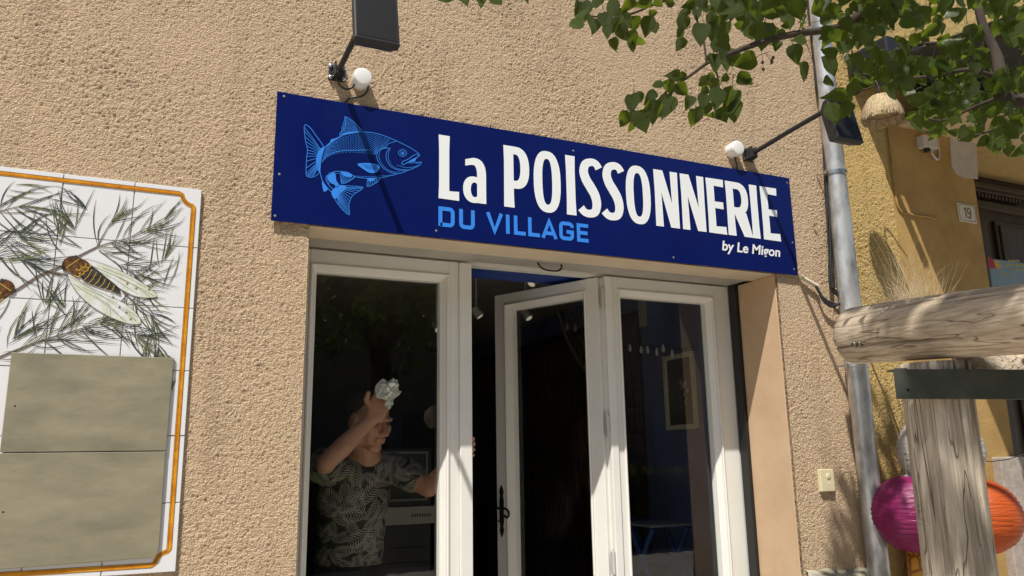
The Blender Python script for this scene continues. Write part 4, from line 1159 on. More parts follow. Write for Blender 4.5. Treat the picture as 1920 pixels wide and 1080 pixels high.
# ---- paper lanterns on a cord
M_LAN = {}
def lantern(px, py, rpx, col, col2, label, d):
    c = WD(px, py, d); r = rpx / FPX * d
    t = thing('paper_lantern', label, 'paper lantern', (c.x, c.y, c.z - r), 'round paper lanterns')
    mb = MB(); n = 48; seg = 26
    prof = []
    for i in range(1, n):
        ph = math.pi * i / n
        q = (0.985 + 0.015 * math.cos(i * math.pi)) if i % 2 else 1.0
        prof.append((max(.02, r * math.sin(ph)) * q, -r * math.cos(ph) * .97))
    mb.lathe(prof, c, n=seg)
    rl = random.Random(px)
    mb.v = [tuple(Vector(v) + (Vector(v) - c).normalized() * 0.004 * mnoise.noise(Vector(v) * 28 + Vector((px, 0, 0)))) for v in mb.v]
    M = bpy.data.materials.new(label[:20]); M.use_nodes = True
    nt = M.node_tree; p = nt.nodes['Principled BSDF']; p.inputs['Base Color'].default_value = (*col, 1); p.inputs['Roughness'].default_value = .42
    tr = nt.nodes.new('ShaderNodeBsdfTranslucent'); tr.inputs['Color'].default_value = (*col2, 1)
    x = nt.nodes.new('ShaderNodeMixShader'); x.inputs['Fac'].default_value = .35
    tc = nt.nodes.new('ShaderNodeTexCoord'); mp = nt.nodes.new('ShaderNodeMapping'); mp.inputs['Scale'].default_value = (1, 1, 7)
    nz = nt.nodes.new('ShaderNodeTexNoise'); nz.inputs['Scale'].default_value = 14; bp_ = nt.nodes.new('ShaderNodeBump'); bp_.inputs['Distance'].default_value = .006
    nt.links.new(tc.outputs['Object'], mp.inputs['Vector']); nt.links.new(mp.outputs['Vector'], nz.inputs['Vector']); nt.links.new(nz.outputs['Fac'], bp_.inputs['Height']); nt.links.new(bp_.outputs['Normal'], p.inputs['Normal'])
    nt.links.new(p.outputs[0], x.inputs[1]); nt.links.new(tr.outputs[0], x.inputs[2]); nt.links.new(x.outputs[0], nt.nodes['Material Output'].inputs['Surface'])
    mb.build('paper_globe', M, t, smooth=True)
    mb = MB(); mb.lathe([(r * .20, r * .95), (r * .20, r * .99), (r * .17, r * .99)], c, n=16); mb.tube([c + Vector((0, 0, r * .98)), c + Vector((0, 0, r * 1.5))], .002, 5)
    mb.build('wire_ring', M_STEEL, t)
    return c, r
la = lantern(1709, 963, 72, (0.27, 0.016, 0.115), (0.3, 0.02, 0.13), 'magenta paper lantern left of the log post', 3.42)
lb = lantern(1841, 968, 70, (0.60, 0.115, 0.02), (0.62, 0.13, 0.02), 'orange-red paper lantern right of the log post', 3.42)
lc = lantern(1763, 846, 76, (0.62, 0.58, 0.54), (0.6, 0.56, 0.5), 'white paper lantern half hidden behind the log post', 3.52)
mb = MB()
top = [c_[0] + Vector((0, 0, c_[1] * 1.48)) for c_ in (la, lc, lb)]
mb.tube(catmull([top[0], top[1] + Vector((0, 0, -.0)), top[2], top[2] + Vector((.6, -.1, .12)), Vector((6.1, -.02, 2.2))], 5), .0022, 5)
solo(mb, 'lantern_cord', M_CABLE, 'thin cord carrying the paper lanterns along the ochre wall', 'cord')
# patterned cloth under the magenta lantern
a = WD(1700, 1040, 3.52)
mb = MB()
for i in range(13):
    for j in range(10):
        u, v = i / 12, j / 9
        mb.v.append((a.x + .26 * u, a.y + .02 * math.sin(u * 14) + .05 * u, a.z + .03 - .75 * v))
mb.f = [(i * 10 + j, i * 10 + 10 + j, i * 10 + 11 + j, i * 10 + j + 1) for i in range(12) for j in range(9)]; mb.mi = [0] * len(mb.f)
MC = bpy.data.materials.new('orange cracked pattern cloth'); MC.use_nodes = True
nt = MC.node_tree; vo = nt.nodes.new('ShaderNodeTexVoronoi'); vo.feature = 'DISTANCE_TO_EDGE'; vo.inputs['Scale'].default_value = 22
cr = nt.nodes.new('ShaderNodeValToRGB'); cr.color_ramp.elements[0].position = .06; cr.color_ramp.elements[0].color = (.30, .10, .008, 1); cr.color_ramp.elements[1].position = .16; cr.color_ramp.elements[1].color = (.62, .33, .04, 1)
tc = nt.nodes.new('ShaderNodeTexCoord'); nt.links.new(tc.outputs['Object'], vo.inputs['Vector']); nt.links.new(vo.outputs['Distance'], cr.inputs['Fac']); nt.links.new(cr.outputs['Color'], nt.nodes['Principled BSDF'].inputs['Base Color'])
oc = solo(mb, 'hanging_cloth', MC, 'orange patterned cloth hanging below the magenta lantern', 'cloth', smooth=True)
sd = oc.modifiers.new('thick', 'SOLIDIFY'); sd.thickness = .002
# poster with a parasol in the doorway
a, b = W(1852, 478, .10), W(1960, 560, .10)
po = thing('poster_board', 'grey-blue poster with a red and yellow parasol standing in the brown doorway', 'poster', (a.x, .10, b.z - .35))
mb = MB(); mb.box(a.x, a.x + .62, .10, .112, b.z - .35, a.z - .02); mb.build('board', mat('grey blue print', (.20, .27, .31), .45, var=.1), po)
def pp2(px, py): p = W(px, py, .0985); return (p.x, p.z)
mb = MB(); mb.poly([[pp2(1853, 503), pp2(1852, 480), pp2(1862, 486), pp2(1868, 503)]], lambda u, v: Vector((u, .0985, v))); mb.build('parasol_print', mat('red print', (.36, .015, .02), .5), po)
mb = MB(); mb.poly([[pp2(1868, 503.5), pp2(1862.5, 486), pp2(1872, 491), pp2(1879, 503.5)]], lambda u, v: Vector((u, .0985, v))); mb.build('parasol_print', mat('yellow print', (.55, .33, .03), .5), po)
mb = MB(); rp = random.Random(5)
for row_, (xa, xb) in ((487, (1890, 1912)), (495, (1886, 1918)), (503, (1896, 1922)), (512, (1874, 1895))):
    x = xa
    while x < xb:
        w2 = rp.uniform(2, 4); q = [pp2(x, row_), pp2(x + w2, row_ + w2 * .15), pp2(x + w2 - .6, row_ + 4.2), pp2(x - .3, row_ + 3.8)]
        mb.poly([q], lambda u, v: Vector((u, .0983, v))); x += w2 + rp.uniform(.6, 1.4)
tag(mb.build('print_line', mat('dull yellow print', (.40, .36, .10), .5), po), kind='stuff')

# ================================================================== log frame near the camera
M_LOGH = wood_mat('weathered log', (0.66, 0.56, 0.42), (0.50, 0.41, 0.30), (1.0, 0.06, 1.0))
b0, b1 = WD(1600, 630, 2.29), WD(1920, 598, 1.805)
dr = (b1 - b0).normalized(); be = b0 + dr * 0.66
logs = thing('log_frame', 'weathered round log beam on a log post with a green metal strap, nearest the camera', 'log frame', (b0.x, b0.y, 0))
def log(mb, p, q, r, seed, n=40, m_=40, cham=True):
    rk = random.Random(seed); cracks = [(rk.uniform(0, 6.28), rk.uniform(.35, 1), rk.uniform(0, 1) * 2, rk.uniform(.25, 1.0)) for _ in range(26)]
    p, q = Vector(p), Vector(q); d = (q - p).normalized(); u = d.orthogonal().normalized(); w = d.cross(u); L_ = (q - p).length
    ts = [0, .004, .016] + list(np.linspace(.03, L_, m_))
    rr_ = [r * .55, r * .86, r * .965] + [r] * m_
    if not cham: rr_ = [r] * len(ts)
    base = len(mb.v)
    for t_, r_ in zip(ts, rr_):
        for k in range(n):
            th = 2 * math.pi * k / n
            c = p + d * t_ + u * math.cos(th) * r_ + w * math.sin(th) * r_
            g = mnoise.noise(Vector((math.cos(th) * 1.2, math.sin(th) * 1.2, t_ * 1.6 + seed)))
            s = mnoise.noise(Vector((math.cos(th) * 9, math.sin(th) * 9, t_ * 1.2 + seed * 3)))
            crk = 0
            for a_, wd, t0_, ln in cracks:
                if t0_ - .3 < t_ < t0_ + ln:
                    dd = abs((th - a_ - .12 * mnoise.noise(Vector((t_ * 2.2, a_ * 5, seed))) + math.pi) % (2 * math.pi) - math.pi)
                    if dd < .055: crk = min(crk, -0.013 * wd * (1 - dd / .055))
            mb.v.append(tuple(c + (c - p - d * t_).normalized() * (0.004 * g + crk)))
    for i in range(len(ts) - 1):
        for k in range(n):
            a0 = base + i * n + k; a1 = base + i * n + (k + 1) % n
            mb.face(a0, a1, a1 + n, a0 + n)
    mb.f.append(tuple(base + k for k in reversed(range(n)))); mb.mi.append(0)
    e = base + (len(ts) - 1) * n; mb.f.append(tuple(e + k for k in range(n))); mb.mi.append(0)
mb = MB(); log(mb, b0 - dr * .01, be, 0.081, 2, n=220, m_=60); beam = mb.build('beam', M_LOGH, logs, smooth=True)
pt = WD(1752, 700, 2.025)
kn_ = [WD(px, py, 1.952) - LOC[logs.name] for px, py in ((1742, 965), (1782, 945), (1833, 985))]
M_LOGV = wood_mat('weathered log upright', (0.62, 0.54, 0.43), (0.45, 0.385, 0.30), (1.0, 1.0, 0.06), [tuple(q) for q in kn_])
mb = MB(); log(mb, (pt.x, pt.y, 0.0), (pt.x, pt.y, pt.z + 0.024), 0.081, 7, n=220, m_=90, cham=False); mb.build('post', M_LOGV, logs, smooth=True)
for px, py in ((1604, 628), (1640, 625)):
    c = WD(px, py, 2.19); 
    nrm = (Vector(CAM) - c); 
    # seat the bolt on the log surface
    ax = b0 + dr * ((c - b0).dot(dr)); dirn = (c - ax); dirn = (-IMF - dr * (-IMF).dot(dr)).normalized()
    s0 = ax + dirn * 0.081 + IMD * 0.0
    mb = MB(); mb.lathe([(0.0075, -0.002), (0.0075, 0.0035), (0.0035, 0.005)], s0, axis=dirn, n=10); mb.build('bolt', mat('dull bolt', (.22, .2, .18), .4, metal=.8), logs, smooth=True)
# second beam running off to the right behind the post, and the strap
s0, s1 = WD(1678, 720, 1.92), WD(1935, 721, 1.92)
sdir = (s1 - s0).normalized(); send = s0 + sdir * .75
q0 = WD(1800, 700, 2.075); q1 = WD(2100, 690, 1.72)
mb = MB(); log(mb, q0, q0 + sdir * .7, 0.067, 11, n=40, m_=40); mb.build('cross_beam', M_LOGH, logs, smooth=True)
nf = sdir.cross(Vector((0, 0, 1))).normalized()
if nf.dot(Vector(CAM) - s0) < 0: nf = -nf
Tm = Matrix(((sdir.x, nf.x, 0, s0.x), (sdir.y, nf.y, 0, s0.y), (sdir.z, nf.z, 1, s0.z), (0, 0, 0, 1)))
M_GRN = mat('dull green painted steel', (0.034, 0.042, 0.033), 0.5, col2=(0.055, 0.06, 0.048), vscale=12, bump=0.0006, bscale=60)
hs = 0.036
mb = MB(); mb.box(0, .75, -.002, .003, -hs, hs, Tm); mb.box(0, .75, -.035, -.0021, hs - .004, hs, Tm)
mb.box(0.0, .0317, .0031, .0055, -hs + .0005, hs + .002, Tm)
st = mb.build('strap', M_GRN, logs, bevel=.0012)
for k in range(9):
    for zz in (-.0134, .0134):
        x = .0146 + k * .063
        mb = MB(); r_ = .0018 if k else .004
        c = Tm @ Vector((x + .012, .0056 if k == 0 else .0031, zz if k else -.0146)); mb.lathe([(r_, 0), (r_ * .8, .0004)], c, axis=nf, n=8); mb.build('hole', M_BLACK, st)
# dry grass tuft behind the beam
rg = random.Random(9)
gc = W(1710, 600, -.30)
mb = MB()
for i in range(420):
    b_ = gc + Vector((rg.uniform(-.09, .13), rg.uniform(-.05, .05), rg.uniform(-.05, .03)))
    a_ = rg.gauss(.25, .75); l_ = rg.uniform(.16, .36) * (1.5 if rg.random() < .08 else 1)
    pts = []
    bend = rg.uniform(-.2, 1.4) * (1 if a_ > 0 else -1)
    q = b_.copy(); ang_ = a_
    yy = rg.uniform(-.3, .3)
    for j in range(7):
        pts.append(q.copy()); q = q + Vector((math.sin(ang_), yy * .6, math.cos(ang_))) * (l_ / 6); ang_ += bend / 6
    w_ = rg.uniform(.0010, .0022)
    v = []
    for j, p in enumerate(pts):
        k_ = w_ * (1 - j / 7); v += [p - Vector((k_, 0, k_ * .3)), p + Vector((k_, 0, k_ * .3))]
    mb.add(v, [(2 * s_, 2 * s_ + 1, 2 * s_ + 3, 2 * s_ + 2) for s_ in range(6)])
gt = thing('dry_grass', 'tuft of dry straw-coloured grass behind the log beam on the ochre wall', 'dry grass', (gc.x, gc.y, gc.z - .1))
tag(mb.build('blades', mat('dry grass', (.66, .55, .36), .8, col2=(.45, .33, .18), vscale=12), gt, recalc=False), kind='stuff')
mb = MB(); mb.lathe([(0.05, 0), (0.085, .06), (0.095, .12), (0.09, .122)], (gc.x + .02, gc.y, gc.z - .16), n=18); mb.tube([(gc.x + .02, gc.y + .09, gc.z - .06), (gc.x + .02, -.004, gc.z - .06)], .006, 6)
mb.build('hanging_pot', mat('terracotta', (.35, .15, .07), .9, var=.2), gt, smooth=True, angle=40)
# ================================================================== things inside the shop
WXI = IX1 - 0.004
c4 = [WX(1247, 666, WXI), WX(1303, 660, WXI), WX(1311, 804, WXI), WX(1252, 806, WXI)]
ya, yb = (c4[0].y + c4[3].y) / 2, (c4[1].y + c4[2].y) / 2; zt_, zb_ = (c4[0].z + c4[1].z) / 2, (c4[2].z + c4[3].z) / 2
pic = thing('framed_picture', 'pale framed dark picture on the blue wall behind the right door pane', 'picture', (WXI, (ya + yb) / 2, zb_))
mb = MB(); f_ = .028
mb.box(WXI - .02, WXI, yb, ya, zt_ - f_, zt_); mb.box(WXI - .02, WXI, yb, ya, zb_, zb_ + f_)
mb.box(WXI - .0201, WXI, yb, yb + f_, zb_ + f_ + .0002, zt_ - f_ - .0002); mb.box(WXI - .0201, WXI, ya - f_, ya, zb_ + f_ + .0002, zt_ - f_ - .0002)
mb.build('frame', mat('pale wood frame', (.78, .72, .58), .5, var=.1), pic, bevel=.003)
mb = MB(); mb.add([(WXI - .006, yb + .02, zb_ + .02), (WXI - .006, ya - .02, zb_ + .02), (WXI - .006, ya - .02, zt_ - .02), (WXI - .006, yb + .02, zt_ - .02)], [(0, 1, 2, 3)])
mb.build('print', mat('dark print', (.05, .048, .05), .4, col2=(.14, .11, .08), vscale=4), pic)
mb = MB(); rq = random.Random(3)
for k in range(16):
    u = .45 + rq.uniform(-.16, .2) - .12 * (k / 16); v = .62 - .36 * k / 16
    y_ = ya + (yb - ya) * (u + .15); z_ = zb_ + (zt_ - zb_) * v; s_ = rq.uniform(.008, .018) * (1.25 - k / 18)
    mb.poly([[(y_ + s_ * rq.uniform(.5, 1.2) * math.cos(t), z_ + s_ * rq.uniform(.6, 1.3) * math.sin(t)) for t in np.linspace(0, 5.5, 7)]], lambda a_, b_, kk=k: Vector((WXI - .0065 - .00005 * kk, a_, b_)))
mb.build('print_flower', mat('pale petals print', (.34, .31, .25), .5), pic)
# slats on the side wall
mb = MB(); mb.box(WXI - .012, WXI - .0005, 1.63, 4.4, .16, 2.55); mb.build('slat_backing', mat('very dark board', (0.02, 0.015, 0.012), 0.9), shop)
sm2 = MB(); sm2.box(-.008, .008, -.012, .012, 0, 2.3); me = bpy.data.meshes.new('slat'); me.from_pydata(sm2.v, [], sm2.f); me.materials.append(M_SLAT)
for k in range(62): link('slat', me, None, shop, loc=(WXI - .0205, 1.66 + k * .044, .2))
mb = MB(); mb.box(WXI - .03, WXI - .001, 1.55, 1.60, W(1208, 612, 1.57).z, 2.62); mb.build('pale_post', mat('pale batten', (.5, .46, .4), .6), shop)
# string of small bulbs
pts = [WX(px, py, 2.80) for px, py in ((1150, 640), (1181, 645), (1202, 648), (1214, 648), (1231, 652), (1243, 645), (1260, 655), (1300, 650))]
bs = thing('bulb_string', 'string of small clear bulbs hanging inside behind the right pane', 'string lights', pts[3])
mb = MB(); mb.tube(catmull(pts, 5), .003, 6); mb.build('wire', M_CABLE, bs, smooth=True)
for p in pts[1:7]:
    mb = MB(); mb.lathe([(.004, 0), (.006, -.006), (.008, -.016), (.011, -.03), (.009, -.043), (.003, -.05)], p, n=10); mb.build('bulb', mat('frosted bulb', (.75, .78, .82), .15), bs, smooth=True)
# narrow shelf with jars at the far end of the right pane
shf = thing('wall_shelf', 'narrow dark wall shelf with jars behind the right door pane', 'shelf', (2.8, 1.72, 1.0))
M_DKW = mat('dark shelf wood', (.045, .032, .022), .6, var=.3)
M_JAR = mat('pale jar', (.42, .38, .30), .3, var=.2); M_JLID = mat('dull jar lid', (.3, .27, .2), .35, metal=.6)
for k, py in enumerate((690, 735, 785, 835, 890, 950)):
    z = WX(1190, py + 30, 2.8).z
    mb = MB(); mb.box(2.70, 2.895, 1.60, 1.86, z - .012, z); mb.build('board', M_DKW, shf)
    for j, yy in enumerate((1.66, 1.76)):
        t = thing('jar', ['left', 'right'][j] + ' jar on the ' + ['topmost', 'second', 'third', 'fourth', 'fifth', 'lowest'][k] + ' board of the narrow wall shelf', 'jar', (2.77, yy, z), 'jars on the wall shelf')
        h = .055 + .012 * ((k + j) % 3)
        mb = MB(); mb.lathe([(.026, .001), (.029, .006), (.029, h - .012), (.022, h)], (2.77, yy, z), n=14); mb.build('body', M_JAR if (k + j) % 2 else mat('dark jar', (.05, .06, .05), .2), t, smooth=True, angle=50)
        mb = MB(); mb.lathe([(.025, h), (.025, h + .012), (.022, h + .014)], (2.77, yy, z), n=14); mb.build('lid', M_JLID, t, smooth=True, angle=40)
# dark-blue folding stools stacked inside at the lower right
M_STOOL = mat('navy stool paint', (.03, .065, .22), .5, var=.2); M_STW = mat('pale stool seat', (.20, .22, .26), .5, var=.2)
tb = thing('side_table', 'dark side table inside behind the right door pane', 'table', (2.5, 1.1, .12))
zt2 = WX(1240, 1120, 2.55).z
mb = MB(); mb.box(2.22, 2.88, .80, 1.55, zt2 - .03, zt2); mb.build('table_top', M_DKW, tb, bevel=.004)
for sx in (2.26, 2.84):
    for sy in (.84, 1.5): mb = MB(); mb.box(sx - .02, sx + .02, sy - .02, sy + .02, .12, zt2 - .031); mb.build('leg', M_DKW, tb)
for k, (yy, zz, lab) in enumerate(((1.02, zt2 + .001, 'nearer navy folding stool with pale seat on the side table'), (1.34, zt2 + .001, 'farther navy folding stool with pale seat on the side table'))):
    t = thing('folding_stool', lab, 'stool', (2.56, yy, zz), 'navy folding stools inside the shop')
    for dx in (-.11, .11):
        for s_ in (-1, 1):
            mb = MB(); a_ = Vector((2.56 + dx + .006 * s_, yy - .12 * s_, zz + .008)); b_ = Vector((2.56 + dx + .006 * s_, yy + .12 * s_, zz + .36))
            mb.tube([a_, b_], .015, 8); mb.build('leg', M_STOOL, t, smooth=True, angle=50)
    mb = MB(); mb.box(2.43, 2.69, yy - .13, yy + .13, zz + .362, zz + .378); mb.build('seat', M_STW if k == 0 else M_STOOL, t, bevel=.005)
    mb = MB(); mb.tube([(2.44, yy, zz + .18), (2.68, yy, zz + .18)], .008, 8); mb.build('stretcher', M_STOOL, t, smooth=True)
# fishing net with starfish on a rope
net = thing('fishing_net', 'pale fishing net with two starfish hung from a rope behind the open door', 'fishing net', WX(1075, 640, 2.82))
rope = [WX(px, py, 2.84) for px, py in ((1032, 545), (1042, 575), (1052, 605), (1063, 635), (1078, 665), (1096, 692), (1112, 705))]
mb = MB(); mb.tube(catmull(rope, 5), .013, 8); mb.build('rope', mat('hemp rope', (.30, .24, .16), .9, var=.3, vscale=80), net, smooth=True)
mb = MB(); cr_ = catmull(rope, 4); tops = [WX(1040 + 80 * i / 24, 520, 2.85) for i in range(25)]
for i in range(25): mb.tube([tops[i], cr_[min(i, len(cr_) - 1)] + Vector((0, 0, .0))], .0018, 4)
for j in range(7):
    mb.tube([tops[i].lerp(cr_[min(i, len(cr_) - 1)], (j + 1) / 8) for i in range(0, 25, 2)], .0016, 4)
tag(mb.build('mesh_cord', mat('net cord', (.28, .25, .2), .9), net), kind='stuff')
for px, py in ((1062, 613), (1077, 615)):
    c = WX(px, py, 2.80); mb = MB(); o5 = []
    for k in range(10):
        r_ = .032 if k % 2 == 0 else .011; t = math.pi / 2 + k * math.pi / 5; o5.append((c.y + r_ * math.cos(t), c.z + r_ * math.sin(t)))
    mb.prism(o5, lambda a_, b_: Vector((2.80, a_, b_)), lambda a_, b_: Vector((2.812, a_, b_))); mb.build('starfish', mat('dry starfish', (.6, .5, .38), .9), net, bevel=.002)
# ceiling spots
M_SPOT = mat('spot housing', (.55, .55, .53), .4); M_LIT = mat('lit spot lens', (.9, .85, .7), .3, emit=(1, .85, .6), estr=0.25)
def spot(px, py, zr, label, aim):
    c = WZ(px, py, zr); t = thing('ceiling_spot', label, 'spotlight', (c.x, c.y, IZ), 'ceiling spots inside the shop')
    aim = Vector(aim).normalized()
    mb = MB(); mb.tube([(c.x, c.y, IZ - .001), c], .005, 6); mb.build('stem', M_SPOT, t)
    mb = MB(); mb.lathe([(.02, -.03), (.026, -.025), (.028, .04), (.024, .041)], c, axis=aim, n=14); mb.build('head', M_SPOT, t, smooth=True, angle=40)
    mb = MB(); mb.lathe([(.021, .0415), (.018, .0425)], c, axis=aim, n=14); mb.build('lens', M_LIT, t)
spot(893, 584, 2.50, 'hanging ceiling spot in the gap of the open doorway', (.5, -.3, -.8))
spot(1001, 523, 2.62, 'ceiling spot just under the blue inner lintel', (-.5, -.2, -.8))
spot(818, 612, 2.45, 'small bright ceiling spot seen behind the left pane', (.1, -.7, -.6))
spot(986, 588, 2.50, 'ceiling spot seen through the open door pane', (.3, -.5, -.8))
# display fridge behind the man
fr = thing('display_fridge', 'tall dark display fridge with a pale header strip behind the man', 'fridge', (W(765, 960, 1.7).x, 1.7, .12))
a, b = W(716, 952, 1.7), W(812, 981, 1.7); zh0, zh1 = b.z, a.z
fx0, fx1 = W(660, 960, 1.7).x, b.x
M_FR = mat('dark fridge body', (.03, .03, .032), .4); M_FRP = mat('brushed steel strip', (.50, .48, .43), .35, var=.12, stretch=(1, 1, 30), vscale=3)
mb = MB(); mb.box(fx0, fx1, 1.72, 2.3, .13, zh1 + .32); mb.build('body', M_FR, fr, bevel=.01)
mb = MB(); mb.box(fx0, fx1 + .01, 1.70, 1.7195, zh0, zh1); hs_ = mb.build('header_strip', M_FRP, fr, bevel=.003)
mb = MB(); x = W(772, 965, 1.699).x; rp = random.Random(2); zc_ = (zh0 + zh1) / 2
for k in range(8):
    w2 = .009; mb.add([(x, 1.6985, zc_ - .008), (x + w2, 1.6985, zc_ - .008), (x + w2 * .8, 1.6985, zc_ + .008), (x + .001, 1.6985, zc_ + .008)], [(0, 1, 2, 3)]); x += .0145
mb.build('lettering', M_BLACK, fr)
mb = MB(); z0_, z1_ = zh1 + .03, zh1 + .30
mb.box(fx0 + .05, fx1 - .03, 1.708, 1.7195, z0_, z0_ + .012); mb.box(fx0 + .05, fx1 - .03, 1.708, 1.7195, z1_ - .012, z1_); mb.box(fx0 + .05, fx0 + .062, 1.7081, 1.7195, z0_ + .0121, z1_ - .0121); mb.box(fx1 - .042, fx1 - .03, 1.7081, 1.7195, z0_ + .0121, z1_ - .0121)
mb.build('panel_frame', mat('grey trim', (.22, .22, .21), .4), fr)
for k in range(3):
    mb = MB(); z = W(760, 1030 + 28 * k, 1.7).z; mb.box(fx0 + .04, fx1 - .02, 1.71, 1.7195, z, z + .006); mb.build('rack', mat('rack wire', (.05, .05, .05), .5), fr)

# ================================================================== the man cleaning the pane
def cap(mb, p, q, r0, r1, n=14):
    p, q = Vector(p), Vector(q); d = q - p; L_ = d.length; d.normalize()
    pts = []; rs = []
    for i in range(6):
        a_ = math.pi / 2 * i / 5; pts.append(p - d * r0 * math.cos(a_)); rs.append(max(.0005, r0 * math.sin(a_)))
    for i in range(6):
        a_ = math.pi / 2 * i / 5; pts.append(q + d * r1 * math.sin(a_)); rs.append(max(.0005, r1 * math.cos(a_)))
    mb.tube(pts, rs, n)
def remesh(mb, name, mat_, parent, vox, smooth_it=6, disp=None):
    me = bpy.data.meshes.new(name); off = LOC[parent.name]
    me.from_pydata([tuple(Vector(v) - off) for v in mb.v], [], mb.f)
    bm = bmesh.new(); bm.from_mesh(me); bmesh.ops.recalc_face_normals(bm, faces=bm.faces); bm.to_mesh(me); bm.free()
    o = bpy.data.objects.new(name, me); COL.objects.link(o)
    rm = o.modifiers.new('r', 'REMESH'); rm.mode = 'VOXEL'; rm.voxel_size = vox
    sm_ = o.modifiers.new('s', 'SMOOTH'); sm_.iterations = smooth_it; sm_.factor = .5
    dg = bpy.context.evaluated_depsgraph_get(); dg.update()
    m2_ = bpy.data.meshes.new_from_object(o.evaluated_get(dg)); bpy.data.objects.remove(o)
    if disp:
        for v in m2_.vertices: v.co = disp(v.co.copy(), v.normal.copy())
        m2_.update()
    m2_.polygons.foreach_set('use_smooth', [True] * len(m2_.polygons))
    m2_.materials.clear(); m2_.materials.append(mat_)
    return link(name, m2_, None, parent)
hipC = W(648, 1100, .90); chest = W(664, 935, .76); neckB = W(688, 858, .68); headC = W(692, 792, .595)
Rsh, Lsh = W(606, 876, .70), W(741, 876, .68)
Rel, Rwr = W(611, 868, .47), W(703, 780, .44)
Lel, Lwr = W(803, 915, .56), W(856, 862, .45)
man = thing('person', 'man in dark leaf-print T-shirt wiping the left door pane from inside', 'person', (hipC.x, hipC.y, .12))
M_SKIN = mat('skin', (.50, .27, .175), .5, col2=(.44, .21, .13), vscale=12, bump=.0006, bscale=120)
mb = MB()
HR = Matrix.Translation(headC) @ Matrix.Rotation(rad(30), 4, 'Z') @ Matrix.Rotation(rad(14), 4, 'X')
H3 = HR.to_3x3(); hp_ = lambda x, y, z: HR @ Vector((x, y, z))
hb = lambda c, r: mb.ball(hp_(*c), r, 18, H3)
hb((0, .012, .035), (.076, .094, .088)); hb((0, -.018, -.03), (.060, .072, .078)); hb((0, -.056, -.090), (.034, .028, .024))
hb((.042, -.056, -.014), .027); hb((-.042, -.056, -.014), .027); hb((.048, -.01, -.066), .026); hb((-.048, -.01, -.066), .026)
cap(mb, hp_(0, -.086, .014), hp_(0, -.108, -.024), .009, .0135); hb((.013, -.096, -.028), .009); hb((-.013, -.096, -.028), .009)
cap(mb, hp_(-.036, -.080, .030), hp_(.036, -.080, .030), .011, .011)
cap(mb, hp_(-.020, -.086, -.052), hp_(.020, -.086, -.052), .0065, .0065); cap(mb, hp_(-.017, -.084, -.064), hp_(.017, -.084, -.064), .0075, .0075)
hb((.080, .012, -.002), (.010, .025, .034)); hb((-.080, .012, -.002), (.010, .025, .034))
cap(mb, hp_(0, .022, -.05), neckB, .054, .060)
for s in (Rsh, Lsh): cap(mb, neckB + Vector((0, .02, -.03)), s, .06, .055)
mb.ball(chest, (.12, .08, .15), 18); cap(mb, chest, hipC, .085, .085)
cap(mb, Rsh, Rel, .050, .039); cap(mb, Rel, Rel.lerp(Rwr, .35), .037, .040); cap(mb, Rel.lerp(Rwr, .35), Rwr, .040, .026)
cap(mb, Lsh, Lel, .050, .039); cap(mb, Lel, Lel.lerp(Lwr, .35), .037, .040); cap(mb, Lel.lerp(Lwr, .35), Lwr, .040, .026)
# right hand: palm and fingers pressing the cloth to the glass
Rkn = W(716, 752, .424)
hd_ = (Rkn - Rwr).normalized(); side = hd_.cross(Vector((0, 1, 0))).normalized()      # side points to the thumb side
for k, o_ in enumerate((-.030, -.010, .010, .030)):
    cap(mb, Rwr + side * o_ * .6, Rkn + side * o_ + Vector((0, .006, 0)), .022, .015)
    l1, l2 = ((.036, .030), (.042, .034), (.040, .032), (.030, .024))[k]
    m1_ = Rkn + side * o_ * 1.15 + hd_ * l1 + Vector((0, .002, 0)); m2_ = m1_ + (hd_ * .75 + Vector((0, -.35, -.25))).normalized() * l2
    cap(mb, Rkn + side * o_ + Vector((0, .004, 0)), m1_, .0105, .0095); cap(mb, m1_, m2_, .0095, .008)
th0 = Rwr.lerp(Rkn, .35) + side * .030; th1 = th0 + (hd_ * .6 + side * .8).normalized() * .038; th2 = th1 + (hd_ * .9 + side * .15 + Vector((0, -.3, 0))).normalized() * .030
cap(mb, th0 - side * .012, th1, .015, .0115); cap(mb, th1, th2, .0115, .0095)
# left hand gripping the edge of the closed leaf
for k in range(4):
    zf = W(889, 821 + 10.5 * k, .33).z
    kn = Vector((1.196 - .004 * abs(k - 1), .405 + .004 * k, zf + .004))
    cap(mb, Lwr, kn + Vector((-.03, .01, 0)), .026, .017); cap(mb, kn + Vector((-.03, .01, 0)), kn, .0115, .0105)
    mid_ = Vector((1.222 - (.003, 0, .001, .004)[k], .365, zf)); tip = Vector((1.216 - (.003, 0, .001, .004)[k], .318, zf - .002))
    cap(mb, kn, mid_, .0105, .0095); cap(mb, mid_, tip, .0095, .0082)
cap(mb, Lwr + Vector((0, -.01, .01)), Vector((1.155, .385, W(885, 812, .4).z + .02)), .016, .012); cap(mb, Vector((1.155, .385, W(885, 812, .4).z + .02)), Vector((1.168, .38, W(885, 800, .4).z + .035)), .012, .0095)
body = remesh(mb, 'body', M_SKIN, man, .0042, 4)
for s in (-1, 1):
    mb = MB(); mb.ball(hp_(s * .031, -.0765, .012), .0095, 12, H3); mb.build('eye', mat('eye white', (.20, .13, .10), .4), man, smooth=True)
    mb = MB(); mb.ball(hp_(s * .031, -.0835, .010), .0045, 10, H3); mb.build('iris', mat('dark iris', (.02, .015, .01), .15), man, smooth=True)
    mb = MB(); mb.tube([hp_(s * .012, -.0895, .033), hp_(s * .03, -.0885, .038), hp_(s * .048, -.078, .034)], [.002, .003, .0015], 6); mb.build('eyebrow', mat('eyebrow hair', (.10, .05, .025), .9), man, smooth=True)
